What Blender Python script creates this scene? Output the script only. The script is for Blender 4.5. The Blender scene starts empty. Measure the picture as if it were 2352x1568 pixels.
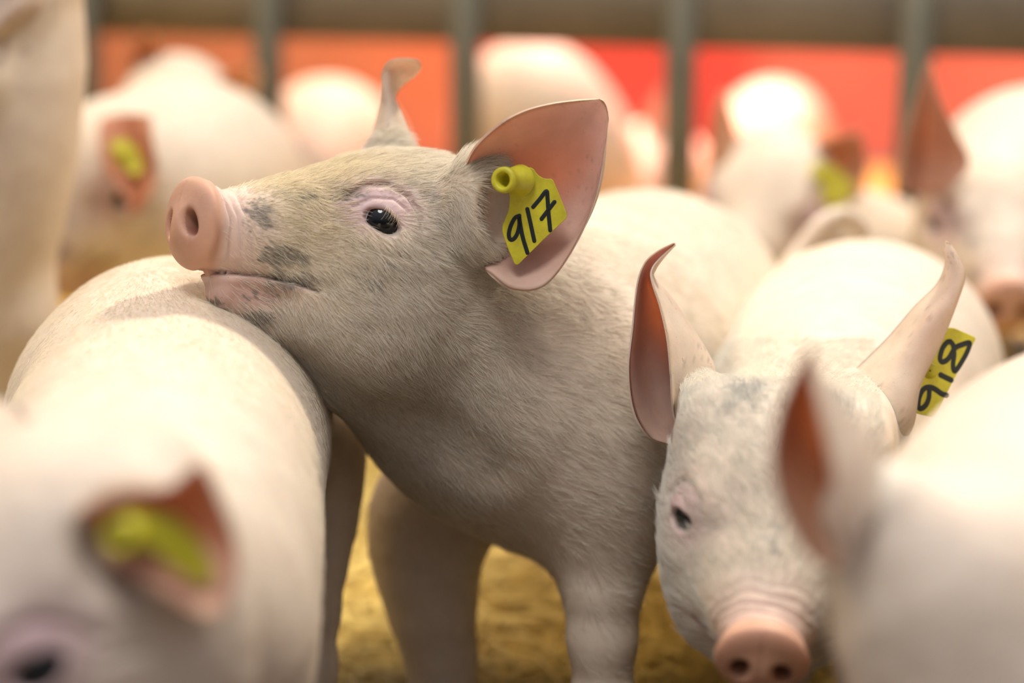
import bpy, math, random
import numpy as np
from mathutils import Vector

random.seed(7)
rng = np.random.default_rng(11)
SC = bpy.context.scene
COL = SC.collection

# ------------------------------------------------------------------ camera, world, light, exposure
PITCH = math.radians(12.0)
CAM = np.array([0.0, 0.0, 0.5])
FPX = 70.0 / 36.0 * 2352.0
FWD = np.array([0.0, math.cos(PITCH), -math.sin(PITCH)])
UPV = np.array([0.0, math.sin(PITCH), math.cos(PITCH)])
RGT = np.array([1.0, 0.0, 0.0])

def P(px, py, D):
    """point of the place seen at that pixel, D metres along the view axis"""
    return CAM + D * FWD + (px - 1176.0) / FPX * D * RGT + (784.0 - py) / FPX * D * UPV

def V(r, u, d):
    """direction: right, up, away (unit)"""
    v = r * RGT + u * UPV + d * FWD
    return v / np.linalg.norm(v)

cam_d = bpy.data.cameras.new('camera')
cam = bpy.data.objects.new('camera', cam_d)
COL.objects.link(cam)
cam.location = CAM
cam.rotation_euler = (math.radians(90) - PITCH, 0, 0)
cam_d.lens = 70.0
cam_d.sensor_width = 36.0
cam_d.clip_start = 0.02
cam_d.dof.use_dof = True
cam_d.dof.focus_distance = 1.045
cam_d.dof.aperture_fstop = 2.65
cam_d.dof.aperture_blades = 0
SC.camera = cam

w = bpy.data.worlds.new('barn_air')
SC.world = w
w.use_nodes = True
_n, _l = w.node_tree.nodes, w.node_tree.links
_tc = _n.new('ShaderNodeTexCoord'); _sx = _n.new('ShaderNodeSeparateXYZ'); _cr = _n.new('ShaderNodeValToRGB')
_l.new(_tc.outputs['Generated'], _sx.inputs[0]); _l.new(_sx.outputs['Z'], _cr.inputs[0]); _l.new(_cr.outputs[0], _n['Background'].inputs[0])
_cr.color_ramp.elements[0].position = 0.12
_cr.color_ramp.elements[0].color = (0.05, 0.043, 0.038, 1)
_cr.color_ramp.elements[1].position = 0.9
_cr.color_ramp.elements[1].color = (0.86, 0.84, 0.94, 1)
_n['Background'].inputs[1].default_value = 0.90

def area(name, loc, target, size, power, color, spread=180):
    d = bpy.data.lights.new(name, 'AREA')
    d.shape = 'DISK'
    d.size = size
    d.energy = power
    d.color = color
    d.spread = math.radians(spread)
    o = bpy.data.objects.new(name, d)
    COL.objects.link(o)
    o.location = loc
    o.rotation_euler = (Vector(target) - Vector(loc)).to_track_quat('-Z', 'Y').to_euler()
    return o

area('barn_lamp', (1.0, 2.2, 2.35), (0.0, 1.15, 0.2), 0.26, 18.5, (1.0, 0.91, 0.75), 100)
area('warm_barn_lamp', (-1.6, 2.3, 2.0), (-0.1, 1.6, 0.0), 0.4, 30, (1.0, 0.77, 0.45))
area('face_fill', (-0.30, 0.05, 2.45), (0.05, 1.2, 0.3), 0.8, 27, (1.0, 0.97, 0.94))  # fill light added above the camera to brighten the faces
area('red_heat_lamp', (0.25, 3.3, 1.3), (0.25, 3.3, 0.1), 0.22, 30, (1.0, 0.46, 0.38), 100)
area('pink_heat_lamp', (1.5, 3.7, 1.3), (1.3, 4.1, 0.2), 0.22, 20, (1.0, 0.55, 0.42), 130)
area('amber_heat_lamp', (-0.65, 3.4, 1.3), (-0.65, 3.5, 0.1), 0.22, 9, (1.0, 0.66, 0.38), 110)

SC.cycles.diffuse_bounces = 2
SC.view_settings.view_transform = 'Standard'
SC.view_settings.look = 'None'
SC.view_settings.exposure = -0.06
SC.view_settings.gamma = 1.0
SC.view_settings.use_curve_mapping = False

# ------------------------------------------------------------------ materials
def mat(name):
    m = bpy.data.materials.new(name)
    m.use_nodes = True
    return m, m.node_tree.nodes, m.node_tree.links, m.node_tree.nodes['Principled BSDF']

def noise(N, scale, detail=4, rough=0.6, coord=None, L=None):
    n = N.new('ShaderNodeTexNoise')
    n.inputs['Scale'].default_value = scale
    n.inputs['Detail'].default_value = detail
    n.inputs['Roughness'].default_value = rough
    if coord is not None:
        L.new(coord, n.inputs['Vector'])
    return n

def ramp(N, L, src, a, b, c0=(0, 0, 0, 1), c1=(1, 1, 1, 1)):
    r = N.new('ShaderNodeValToRGB')
    r.color_ramp.elements[0].position = a
    r.color_ramp.elements[1].position = b
    r.color_ramp.elements[0].color = c0
    r.color_ramp.elements[1].color = c1
    L.new(src, r.inputs[0])
    return r

def mixc(N, L, fac, a, b, mode='MIX'):
    m = N.new('ShaderNodeMix')
    m.data_type = 'RGBA'
    m.blend_type = mode
    for sock, v in ((m.inputs[0], fac), (m.inputs[6], a), (m.inputs[7], b)):
        if hasattr(v, 'node'):
            L.new(v, sock)
        else:
            sock.default_value = v
    return m.outputs[2]

def skin_material():
    m, N, L, B = mat('piglet_skin')
    tc = N.new('ShaderNodeTexCoord').outputs['Object']
    at = N.new('ShaderNodeAttribute'); at.attribute_name = 'col'
    mot = noise(N, 55, 5, 0.65, tc, L)
    r1 = ramp(N, L, mot.outputs[0], 0.3, 0.75, (0.90, 0.86, 0.84, 1), (1.06, 1.05, 1.04, 1))
    c = mixc(N, L, 1.0, at.outputs['Color'], r1.outputs[0], 'MULTIPLY')
    spk = noise(N, 420, 3, 0.6, tc, L)
    r2 = ramp(N, L, spk.outputs[0], 0.68, 0.76)
    c = mixc(N, L, r2.outputs[0], c, (0.42, 0.30, 0.25, 1))
    L.new(c, B.inputs['Base Color'])
    B.inputs['Roughness'].default_value = 0.55
    B.inputs['Specular IOR Level'].default_value = 0.35
    B.inputs['Subsurface Weight'].default_value = 0.22
    B.inputs['Subsurface Radius'].default_value = (1.0, 0.35, 0.2)
    B.inputs['Subsurface Scale'].default_value = 0.008
    bn = noise(N, 260, 6, 0.7, tc, L)
    bmp = N.new('ShaderNodeBump')
    bmp.inputs['Strength'].default_value = 0.22
    bmp.inputs['Distance'].default_value = 0.0012
    L.new(bn.outputs[0], bmp.inputs['Height'])
    L.new(bmp.outputs[0], B.inputs['Normal'])
    # thin ear leather lets light through
    th = N.new('ShaderNodeAttribute'); th.attribute_name = 'thin'
    tr = N.new('ShaderNodeBsdfTranslucent')
    tr.inputs[0].default_value = (0.95, 0.52, 0.28, 1)
    mx = N.new('ShaderNodeMixShader')
    L.new(th.outputs['Fac'], mx.inputs[0])
    L.new(B.outputs[0], mx.inputs[1])
    L.new(tr.outputs[0], mx.inputs[2])
    L.new(mx.outputs[0], N['Material Output'].inputs[0])
    return m

def fur_material():
    m, N, L, B = mat('piglet_fur')
    at = N.new('ShaderNodeAttribute'); at.attribute_name = 'hcol'
    L.new(at.outputs['Color'], B.inputs['Base Color'])
    B.inputs['Roughness'].default_value = 0.45
    B.inputs['Specular IOR Level'].default_value = 0.4
    tr = N.new('ShaderNodeBsdfTranslucent')
    L.new(at.outputs['Color'], tr.inputs[0])
    mx = N.new('ShaderNodeMixShader')
    mx.inputs[0].default_value = 0.35
    L.new(B.outputs[0], mx.inputs[1])
    L.new(tr.outputs[0], mx.inputs[2])
    L.new(mx.outputs[0], N['Material Output'].inputs[0])
    return m

def simple(name, col, rough=0.5, var=0.0, scale=20, dark=None, spec=0.5, bump=0.0, metal=0.0):
    m, N, L, B = mat(name)
    B.inputs['Roughness'].default_value = rough
    B.inputs['Specular IOR Level'].default_value = spec
    B.inputs['Metallic'].default_value = metal
    tc = N.new('ShaderNodeTexCoord').outputs['Object']
    n = noise(N, scale, 5, 0.65, tc, L)
    dark = dark or tuple(x * (1 - var) for x in col)
    r = ramp(N, L, n.outputs[0], 0.32, 0.68, (*dark, 1), (*col, 1))
    L.new(r.outputs[0], B.inputs['Base Color'])
    if bump:
        b = N.new('ShaderNodeBump')
        b.inputs['Strength'].default_value = 0.6
        b.inputs['Distance'].default_value = bump
        L.new(n.outputs[0], b.inputs['Height'])
        L.new(b.outputs[0], B.inputs['Normal'])
    return m

M_SKIN = skin_material()
M_FUR = fur_material()
M_TAG = simple('yellow_tag_plastic', (0.72, 0.66, 0.035), 0.45, dark=(0.56, 0.49, 0.03), scale=130, bump=0.0004)
M_INK = simple('black_marker_ink', (0.008, 0.016, 0.014), 0.5, 0.2)
M_HOLE = simple('tag_socket_shadow', (0.25, 0.22, 0.02), 0.6, 0.2)
M_SCLERA = simple('eye_white', (0.62, 0.62, 0.66), 0.15, 0.1)
M_EYE, _N, _L, _B = mat('dark_eye')
_B.inputs['Base Color'].default_value = (0.006, 0.008, 0.009, 1)
_B.inputs['Roughness'].default_value = 0.06
_B.inputs['Specular IOR Level'].default_value = 0.3
_B.inputs['Coat Weight'].default_value = 0.45
_B.inputs['Coat Roughness'].default_value = 0.02
M_METAL = simple('galvanised_steel', (0.19, 0.185, 0.14), 0.55, 0.25, 14, metal=0.0)
M_PLANK = simple('weathered_rail', (0.27, 0.235, 0.18), 0.7, 0.3, 9)
M_REDWALL = simple('red_board', (0.60, 0.12, 0.085), 0.6, 0.25, 3)
def lamp_glow_boards():  # orange, red and coral glow of the heat lamps put into the wall colour
    m, N, L, B = mat('lamp_glow_boards')
    B.inputs['Roughness'].default_value = 0.65
    tc = N.new('ShaderNodeTexCoord').outputs['Object']
    sx = N.new('ShaderNodeSeparateXYZ'); L.new(tc, sx.inputs[0])
    mr = N.new('ShaderNodeMapRange')
    mr.inputs['From Min'].default_value = -2.0; mr.inputs['From Max'].default_value = 2.0
    L.new(sx.outputs[0], mr.inputs[0])
    r = N.new('ShaderNodeValToRGB'); r.color_ramp.interpolation = 'LINEAR'
    L.new(mr.outputs[0], r.inputs[0])
    E = r.color_ramp.elements
    E[0].position = 0.0; E[0].color = (0.50, 0.20, 0.11, 1)
    E[1].position = 1.0; E[1].color = (0.66, 0.20, 0.14, 1)
    for p_, c_ in ((0.38, (0.50, 0.20, 0.11, 1)), (0.47, (0.62, 0.20, 0.10, 1)), (0.49, (0.60, 0.07, 0.055, 1)), (0.62, (0.60, 0.07, 0.055, 1)), (0.64, (0.66, 0.17, 0.12, 1))):
        e = E.new(p_); e.color = c_
    n = noise(N, 3, 4, 0.6, tc, L)
    n2 = ramp(N, L, n.outputs[0], 0.3, 0.7, (0.8, 0.8, 0.8, 1), (1.05, 1.05, 1.05, 1))
    L.new(mixc(N, L, 1.0, r.outputs[0], n2.outputs[0], 'MULTIPLY'), B.inputs['Base Color'])
    return m
M_REDWALL = lamp_glow_boards()
M_FLOOR = simple('concrete_floor', (0.22, 0.19, 0.15), 0.85, 0.3, 12)
def shade_front(m, dark):
    """shade between the piglets put into the straw colour, front half of the pen"""
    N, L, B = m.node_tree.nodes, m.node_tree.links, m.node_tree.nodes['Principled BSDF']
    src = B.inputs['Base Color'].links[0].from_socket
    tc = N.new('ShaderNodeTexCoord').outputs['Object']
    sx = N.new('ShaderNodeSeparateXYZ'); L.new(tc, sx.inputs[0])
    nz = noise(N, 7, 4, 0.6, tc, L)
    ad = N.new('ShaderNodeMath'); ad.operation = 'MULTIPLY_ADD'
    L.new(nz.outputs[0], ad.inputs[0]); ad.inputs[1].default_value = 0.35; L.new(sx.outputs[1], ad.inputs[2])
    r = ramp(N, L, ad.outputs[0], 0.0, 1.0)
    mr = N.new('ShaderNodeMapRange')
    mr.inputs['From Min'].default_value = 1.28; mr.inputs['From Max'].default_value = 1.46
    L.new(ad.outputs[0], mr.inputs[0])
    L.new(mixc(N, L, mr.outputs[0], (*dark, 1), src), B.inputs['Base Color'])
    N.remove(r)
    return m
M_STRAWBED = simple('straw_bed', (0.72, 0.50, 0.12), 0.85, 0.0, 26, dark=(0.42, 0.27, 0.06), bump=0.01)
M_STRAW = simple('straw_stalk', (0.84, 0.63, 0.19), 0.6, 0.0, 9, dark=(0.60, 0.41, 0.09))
shade_front(M_STRAWBED, (0.085, 0.055, 0.028)); shade_front(M_STRAW, (0.16, 0.11, 0.045))  # front straw painted dark as shade, less bounce on the legs
M_HOOF = simple('hoof_horn', (0.20, 0.15, 0.11), 0.5, 0.3, 60)

# ------------------------------------------------------------------ helpers: objects and meshes
def link_mesh(name, verts, faces, mats, parent=None, face_mat=None, smooth=True, attrs=None):
    me = bpy.data.meshes.new(name)
    verts = np.asarray(verts, np.float32)
    if isinstance(faces, np.ndarray) and faces.ndim == 2:
        nf, k = faces.shape
        me.vertices.add(len(verts)); me.vertices.foreach_set('co', verts.ravel())
        me.loops.add(nf * k); me.loops.foreach_set('vertex_index', faces.astype(np.int32).ravel())
        me.polygons.add(nf)
        me.polygons.foreach_set('loop_start', np.arange(0, nf * k, k, dtype=np.int32))
        me.update(calc_edges=True)
        me.validate()
    else:
        me.from_pydata([tuple(map(float, v)) for v in verts], [], [tuple(int(i) for i in f) for f in faces])
        me.update()
    for m in (mats if isinstance(mats, (list, tuple)) else [mats]):
        me.materials.append(m)
    if face_mat is not None and len(face_mat) == len(me.polygons):
        me.polygons.foreach_set('material_index', np.asarray(face_mat, np.int32))
    me.polygons.foreach_set('use_smooth', np.full(len(me.polygons), smooth))
    for nm, (typ, arr) in (attrs or {}).items():
        a = me.attributes.new(nm, typ, 'POINT')
        if typ == 'FLOAT_COLOR':
            full = np.ones((len(arr), 4), np.float32); full[:, :3] = arr
            a.data.foreach_set('color', full.ravel())
        else:
            a.data.foreach_set('value', np.asarray(arr, np.float32))
    o = bpy.data.objects.new(name, me)
    COL.objects.link(o)
    if parent is not None:
        o.parent = parent
    return o

def tag(o, label=None, cat=None, group=None, kind=None):
    if label: o['label'] = label
    if cat: o['category'] = cat
    if group: o['group'] = group
    if kind: o['kind'] = kind
    return o

def empty(name, loc):
    o = bpy.data.objects.new(name, None)
    o.empty_display_size = 0.05
    COL.objects.link(o)
    o.location = loc
    return o

def local(parent, verts):
    """vertices given in the place's coordinates, moved to a parent Empty that only translates"""
    return np.asarray(verts, float) - np.array(parent.location)

def box_mesh(c, h, R=None, bev=0.0):
    import bmesh
    bm = bmesh.new()
    bmesh.ops.create_cube(bm, size=2.0)
    for v in bm.verts:
        v.co = Vector((v.co.x * h[0], v.co.y * h[1], v.co.z * h[2]))
    if bev:
        bmesh.ops.bevel(bm, geom=bm.edges[:], offset=bev, segments=3, affect='EDGES')
    vs = np.array([v.co[:] for v in bm.verts])
    bm.verts.index_update()
    fs = [[v.index for v in f.verts] for f in bm.faces]
    bm.free()
    if R is not None:
        vs = vs @ np.asarray(R).T
    return vs + np.asarray(c), fs

def crom(pts, n):
    """Catmull-Rom resample of control points (k, dim) to n samples"""
    pts = np.asarray(pts, float)
    k = len(pts)
    if k == 2:
        t = np.linspace(0, 1, n)[:, None]
        return pts[0] * (1 - t) + pts[1] * t
    q = np.vstack([2 * pts[0] - pts[1], pts, 2 * pts[-1] - pts[-2]])
    t = np.linspace(0, k - 1 - 1e-9, n)
    i = t.astype(int)
    f = (t - i)[:, None]
    p0, p1, p2, p3 = q[i], q[i + 1], q[i + 2], q[i + 3]
    return 0.5 * (2 * p1 + (p2 - p0) * f + (2 * p0 - 5 * p1 + 4 * p2 - p3) * f ** 2 + (3 * p1 - p0 - 3 * p2 + p3) * f ** 3)

def vnoise(p, scale, seed=0):
    """cheap smooth value noise -1..1, p (n,3)"""
    q = np.asarray(p, np.float64) * scale + seed * 17.3
    i = np.floor(q).astype(np.int64)
    f = q - i
    f = f * f * (3 - 2 * f)
    out = 0
    for dx in (0, 1):
        for dy in (0, 1):
            for dz in (0, 1):
                h = ((i[:, 0] + dx) * 73856093) ^ ((i[:, 1] + dy) * 19349663) ^ ((i[:, 2] + dz) * 83492791)
                h = (h ^ (h >> 13)) * 1274126177
                hv = ((h & 0xFFFF) / 32767.5) - 1
                wgt = (f[:, 0] if dx else 1 - f[:, 0]) * (f[:, 1] if dy else 1 - f[:, 1]) * (f[:, 2] if dz else 1 - f[:, 2])
                out = out + hv * wgt
    return out

# ------------------------------------------------------------------ implicit surfaces
def d_cone(p, a, b, ra, rb):
    ab = b - a
    t = np.clip(((p - a) @ ab) / (ab @ ab), 0, 1)
    q = p - a - t[:, None] * ab
    return np.sqrt(np.einsum('ij,ij->i', q, q)) - (ra + (rb - ra) * t)

def d_ell(p, c, r, R):
    q = (p - c) @ R            # columns of R are the axes
    q1 = q / r
    k0 = np.sqrt(np.einsum('ij,ij->i', q1, q1))
    q2 = q1 / r
    k1 = np.sqrt(np.einsum('ij,ij->i', q2, q2)) + 1e-9
    return k0 * (k0 - 1) / k1

def smin(a, b, k):
    h = np.maximum(k - np.abs(a - b), 0) / k
    return np.minimum(a, b) - h * h * k * 0.25

def smax(a, b, k):
    return -smin(-a, -b, k)

class Body:
    def __init__(self):
        self.ops = []
        self.disp = []
        self.late = []
        self.lo = np.full(3, 1e9); self.hi = np.full(3, -1e9)
    def _bb(self, c, r):
        self.lo = np.minimum(self.lo, np.asarray(c) - r); self.hi = np.maximum(self.hi, np.asarray(c) + r)
    def cone(self, a, b, ra, rb, k=0.02):
        a = np.asarray(a, float); b = np.asarray(b, float)
        self._bb(a, ra); self._bb(b, rb)
        self.ops.append(('u', k, lambda p: d_cone(p, a, b, ra, rb)))
    def chain(self, pts, rs, k=0.02, n=None, kin=0.012):
        q = np.column_stack([np.asarray(pts, float), np.asarray(rs, float)])
        s = crom(q, n or (len(pts) * 3))
        for c in s: self._bb(c[:3], c[3])
        def f(p):
            d = None
            for i in range(len(s) - 1):
                e = d_cone(p, s[i, :3], s[i + 1, :3], s[i, 3], s[i + 1, 3])
                d = e if d is None else smin(d, e, kin)
            return d
        self.ops.append(('u', k, f))
    def ell(self, c, r, R, k=0.02, op='u'):
        c = np.asarray(c, float); r = np.asarray(r, float)
        if op == 'u': self._bb(c, r.max())
        (self.late if op in 'sl' else self.ops).append(('u' if op == 'l' else op, k, lambda p: d_ell(p, c, r, R)))
    def eval(self, p):
        d = None
        for op, k, f in self.ops + self.late:
            e = f(p)
            if d is None: d = e
            elif op == 'u': d = smin(d, e, k)
            else: d = smax(d, -e, k)
        for g in self.disp:
            d = d + g(p)
        return d
    def grad(self, p, h=4e-4):
        K = np.array([[1, -1, -1], [-1, -1, 1], [-1, 1, -1], [1, 1, 1]], float)
        g = 0
        for k in K:
            g = g + k * self.eval(p + k * h)[:, None]
        return g / (4 * h)
    def project(self, v, n=2):
        for _ in range(n):
            out = np.empty_like(v)
            for s in range(0, len(v), 60000):
                q = v[s:s + 60000]
                g = self.grad(q)
                d = self.eval(q)
                gg = np.maximum(np.einsum('ij,ij->i', g, g), 0.2)
                out[s:s + 60000] = q - g * (np.clip(d, -0.004, 0.004) / gg)[:, None]
            v = out
        return v
    def mesh(self, h, levels):
        lo = self.lo - 2.5 * h; hi = self.hi + 2.5 * h
        n = np.ceil((hi - lo) / h).astype(int) + 1
        xs = [lo[i] + h * np.arange(n[i]) for i in range(3)]
        vals = np.empty(n, np.float32)
        YY, ZZ = np.meshgrid(xs[1], xs[2], indexing='ij')
        yz = np.column_stack([YY.ravel(), ZZ.ravel()])
        for i in range(n[0]):
            p = np.column_stack([np.full(len(yz), xs[0][i]), yz])
            vals[i] = self.eval(p).reshape(n[1], n[2])
        v, f = surface_nets(vals, lo, h)
        v = self.project(v, 2)
        for sel in levels:
            if sel is None:
                v, f = subdivide(v, f, np.ones(len(f), bool))
            else:
                c = v[f].mean(1)
                v, f = subdivide(v, f, sel(c), self)
            v_new = self.project(v, 2)
            v = v_new if sel is None else np.where(FIX[0][:, None], v, v_new)
        return v, f

FIX = [None]

def surface_nets(vals, lo, h):
    s = vals < 0
    nx, ny, nz = vals.shape
    acc = np.zeros((nx - 1, ny - 1, nz - 1, 3), np.float64)
    cnt = np.zeros((nx - 1, ny - 1, nz - 1), np.float64)
    def cell(a, dx, dy, dz): return a[dx:nx - 1 + dx, dy:ny - 1 + dy, dz:nz - 1 + dz]
    for ax in range(3):
        o1, o2 = [a for a in range(3) if a != ax]
        for u in (0, 1):
            for w_ in (0, 1):
                A = [0, 0, 0]; A[o1] = u; A[o2] = w_
                Bc = list(A); Bc[ax] = 1
                va, vb = cell(vals, *A), cell(vals, *Bc)
                m = (va < 0) != (vb < 0)
                t = np.where(m, va / np.where(m, va - vb, 1), 0)
                for c in range(3):
                    acc[..., c] += np.where(m, (t if c == ax else A[c]), 0)
                cnt += m
    act = cnt > 0
    idx = -np.ones(act.shape, np.int64)
    idx[act] = np.arange(act.sum())
    ii = np.argwhere(act)
    v = lo + h * (ii + acc[act] / cnt[act][:, None])
    faces = []
    for ax in range(3):
        o1, o2 = (ax + 1) % 3, (ax + 2) % 3
        sl0 = [slice(None)] * 3; sl1 = [slice(None)] * 3
        sl0[ax] = slice(0, -1); sl1[ax] = slice(1, None)
        a, b = s[tuple(sl0)], s[tuple(sl1)]
        e = np.argwhere(a != b)
        e = e[(e[:, o1] > 0) & (e[:, o2] > 0) & (e[:, o1] < vals.shape[o1] - 1) & (e[:, o2] < vals.shape[o2] - 1)]
        q = []
        for d1, d2 in ((-1, -1), (0, -1), (0, 0), (-1, 0)):
            c = e.copy(); c[:, o1] += d1; c[:, o2] += d2
            q.append(idx[c[:, 0], c[:, 1], c[:, 2]])
        q = np.array(q).T
        flip = ~a[e[:, 0], e[:, 1], e[:, 2]]
        q[flip] = q[flip][:, ::-1]
        faces.append(q)
    return v, np.vstack(faces)

def subdivide(v, f, sel, body=None):
    """split the selected quads in four; corners where refined meets coarse stay on the straight edge"""
    fs = f[sel]
    e = np.stack([fs, np.roll(fs, -1, 1)], 2).reshape(-1, 2)
    es = np.sort(e, 1)
    ue, inv, cnt = np.unique(es, axis=0, return_inverse=True, return_counts=True)
    inv = inv.ravel()
    nv = len(v)
    mid = (v[ue[:, 0]] + v[ue[:, 1]]) / 2
    cen = v[fs].mean(1)
    mi = (nv + inv).reshape(-1, 4)
    ci = nv + len(ue) + np.arange(len(fs))
    q = []
    for k in range(4):
        q.append(np.column_stack([fs[:, k], mi[:, k], ci, mi[:, (k + 3) % 4]]))
    fix = np.zeros(nv + len(ue) + len(fs), bool)
    if not sel.all():
        fix[:nv] = True
        used = np.zeros(nv, bool); used[fs.ravel()] = True
        other = np.zeros(nv, bool); other[f[~sel].ravel()] = True
        fix[:nv] = other | ~used
        fix[nv:nv + len(ue)] = cnt == 1
    FIX[0] = fix
    return np.vstack([v, mid, cen]), np.vstack([f[~sel]] + q)

# ------------------------------------------------------------------ piglets
class Frame:
    """head frame: origin on the snout disc, x back to the nape, z up, y to the side"""
    def __init__(self, o, back, up, s=1.0):
        self.o = np.asarray(o, float)
        self.x = back / np.linalg.norm(back)
        u = up - (up @ self.x) * self.x
        self.z = u / np.linalg.norm(u)
        # right handed in (right, up, toward viewer): x cross z
        self.y = np.cross(self.x, self.z)
        self.s = s
        self.R = np.column_stack([self.x, self.y, self.z])
        self.twist = 0.0
        self.eo = (-0.36, 0.93, 0.0)     # where the eye looks: x, outward, up
    def __call__(self, x, y, z):
        return self.o + self.s * (x * self.x + y * self.y + z * self.z)
    def loc(self, p):
        return ((p - self.o) @ self.R) / self.s

def Fc(c, back, up, s=1.0):
    F = Frame(c, back, up, s)
    F.o = np.asarray(c, float) - s * (0.118 * F.x - 0.004 * F.z)
    return F

def seg2(q, a, b):
    a = np.asarray(a); b = np.asarray(b)
    ab = b - a
    t = np.clip(((q - a) @ ab) / (ab @ ab), 0, 1)
    return np.linalg.norm(q - a - t[:, None] * ab, axis=1), t

def poly2(q, pts):
    d = None
    for a, b in zip(pts[:-1], pts[1:]):
        e, _ = seg2(q, a, b)
        d = e if d is None else np.minimum(d, e)
    return d

EYE_C = (0.0935, 0.0400, 0.0015)
EYE_R = 0.0122
EYE_AX = math.radians(-27)

def head(B, F, detail=True, eyes=(1, -1)):
    s = F.s; R = F.R
    e = lambda c, r, k=0.02, op='u', RR=None: B.ell(F(*c), np.array(r) * s, R if RR is None else RR, k * s, op)
    B.cone(F(0.012, 0, -0.003), F(0.05, 0, -0.006), 0.0192 * s, 0.0255 * s, 0.01 * s)
    e((0.068, 0, -0.010), (0.045, 0.034, 0.033), 0.02)
    e((0.118, 0, -0.004), (0.064, 0.047, 0.041), 0.02)
    for y in (1, -1):
        e((0.100, 0.024 * y, -0.040), (0.050, 0.031, 0.043), 0.02)
    e((0.086, 0, -0.052), (0.042, 0.032, 0.031), 0.02)
    B.cone(F(0.0240, 0, -0.0345), F(0.060, 0, -0.046), 0.0120 * s, 0.026 * s, 0.009 * s)
    for y in (1, -1):   # brow
        e((0.098, 0.031 * y, 0.017), (0.020, 0.010, 0.009), 0.012)
        e((0.098, 0.0405 * y, -0.017), (0.022, 0.009, 0.008), 0.012)
    if detail:
        for y in (1, -1):
            c = np.array(EYE_C) * (1, y, 1)
            e(c, (0.0146, 0.0137, 0.0134), 0.006, 'l')
            # lid opening: a slanted lens
            ca, sa = math.cos(EYE_AX), math.sin(EYE_AX)
            ax = F.x * ca + F.z * sa
            az = -F.x * sa + F.z * ca
            eo = np.array(F.eo) / np.linalg.norm(F.eo)
            out = F.x * eo[0] + F.y * y * eo[1] + F.z * eo[2]
            az = np.cross(ax, out); az /= np.linalg.norm(az); ax = np.cross(out, az)
            if az @ F.z < 0: az = -az
            RR = np.column_stack([ax, out, az])
            e(c + 0.0152 * np.array([eo[0], eo[1] * y, eo[2]]) + np.array([-0.0012, 0, -0.0008]), (0.0114, 0.0125, 0.0062), 0.0016, 's', RR)
    e((0.013, 0, -0.017), (0.010, 0.014, 0.0085), 0.006)
    # snout disc
    ct, st = math.cos(F.twist), math.sin(F.twist)
    X2 = F.x * ct - F.y * st; Y2 = F.y * ct + F.x * st
    R2 = np.column_stack([X2, Y2, F.z])
    c0 = np.array([0.004, 0, 0.0])
    def D2(x, y, z):
        w_ = np.array([ct * x + st * y, -st * x + ct * y, z])
        return w_ + c0
    e(c0, (0.0080, 0.0232, 0.0240), 0.004, 'u', R2)
    e((0.011, 0, 0.003), (0.008, 0.0185, 0.0190), 0.006)
    for y in (1, -1):
        an = 0.35
        RR = np.column_stack([X2, Y2 * math.cos(an) + F.z * math.sin(an) * y, F.z * math.cos(an) - Y2 * math.sin(an) * y])
        e(D2(-0.0065, 0.0100 * y, -0.0005), (0.0140, 0.0043, 0.0070), 0.0030, 's', RR)
    # creases and wrinkles, as displacement in head coordinates
    mouth = [(0.007, -0.0252), (0.018, -0.0255), (0.034, -0.0268), (0.048, -0.0305), (0.057, -0.0355)]
    brow1 = [(0.074, 0.014), (0.084, 0.0205), (0.095, 0.0205), (0.104, 0.0150), (0.1085, 0.005), (0.1085, -0.003)]
    brow2 = [(0.076, 0.0085), (0.085, 0.0130), (0.095, 0.0125), (0.102, 0.006)]
    low1 = [(0.075, -0.0115), (0.088, -0.0165), (0.100, -0.018)]
    out1 = [(0.104, -0.009), (0.111, -0.014), (0.114, -0.019)]
    def disp(p):
        q = F.loc(p)
        o = np.zeros(len(p))
        near = (q[:, 0] > -0.02) & (q[:, 0] < 0.15) & (np.abs(q[:, 1]) < 0.09) & (np.abs(q[:, 2]) < 0.09)
        if not near.any():
            return o
        n = q[near]
        xz = n[:, [0, 2]]
        r = np.zeros(len(n))
        ay = np.abs(n[:, 1])
        dm = poly2(xz, mouth)
        r += 0.0022 * np.exp(-(dm / 0.0010) ** 2)
        dl = poly2(xz + np.array([0, 0.0038]), mouth[:-1])
        r -= 0.0011 * np.exp(-(dl / 0.0026) ** 2)
        side = np.clip((ay - 0.012) / 0.01, 0, 1)
        for cr, a, wd in ((brow1, 0.0030, 0.0015), (brow2, 0.0008, 0.0009), (low1, 0.0009, 0.0014), (out1, 0.0014, 0.0016)):
            r += side * a * np.exp(-(poly2(xz, cr) / wd) ** 2)
        # ring wrinkles behind the disc, broken up by noise
        wob = 0.0022 * vnoise(n, 90, 3)
        for x0, a, wd in ((0.0165, 0.0011, 0.0010), (0.0208, 0.0007, 0.0008), (0.0255, 0.0009, 0.0009), (0.0315, 0.0006, 0.0010), (0.038, 0.0004, 0.0011)):
            g = np.exp(-((n[:, 0] + wob + 0.12 * (n[:, 2]) - x0) / wd) ** 2)
            r += a * g * np.clip((n[:, 2] + 0.022) / 0.01, 0, 1)
        # midline groove on the disc
        r += 0.0007 * np.exp(-(n[:, 1] / 0.0010) ** 2) * np.exp(-((n[:, 0] + 0.003) / 0.005) ** 2) * (n[:, 2] > -0.004)
        r += 0.0004 * vnoise(n, 140, 5) * np.clip((n[:, 0] - 0.01) / 0.01, 0, 1)
        o[near] = r * s
        return o
    if detail:
        B.disp.append(disp)
    return F

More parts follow.
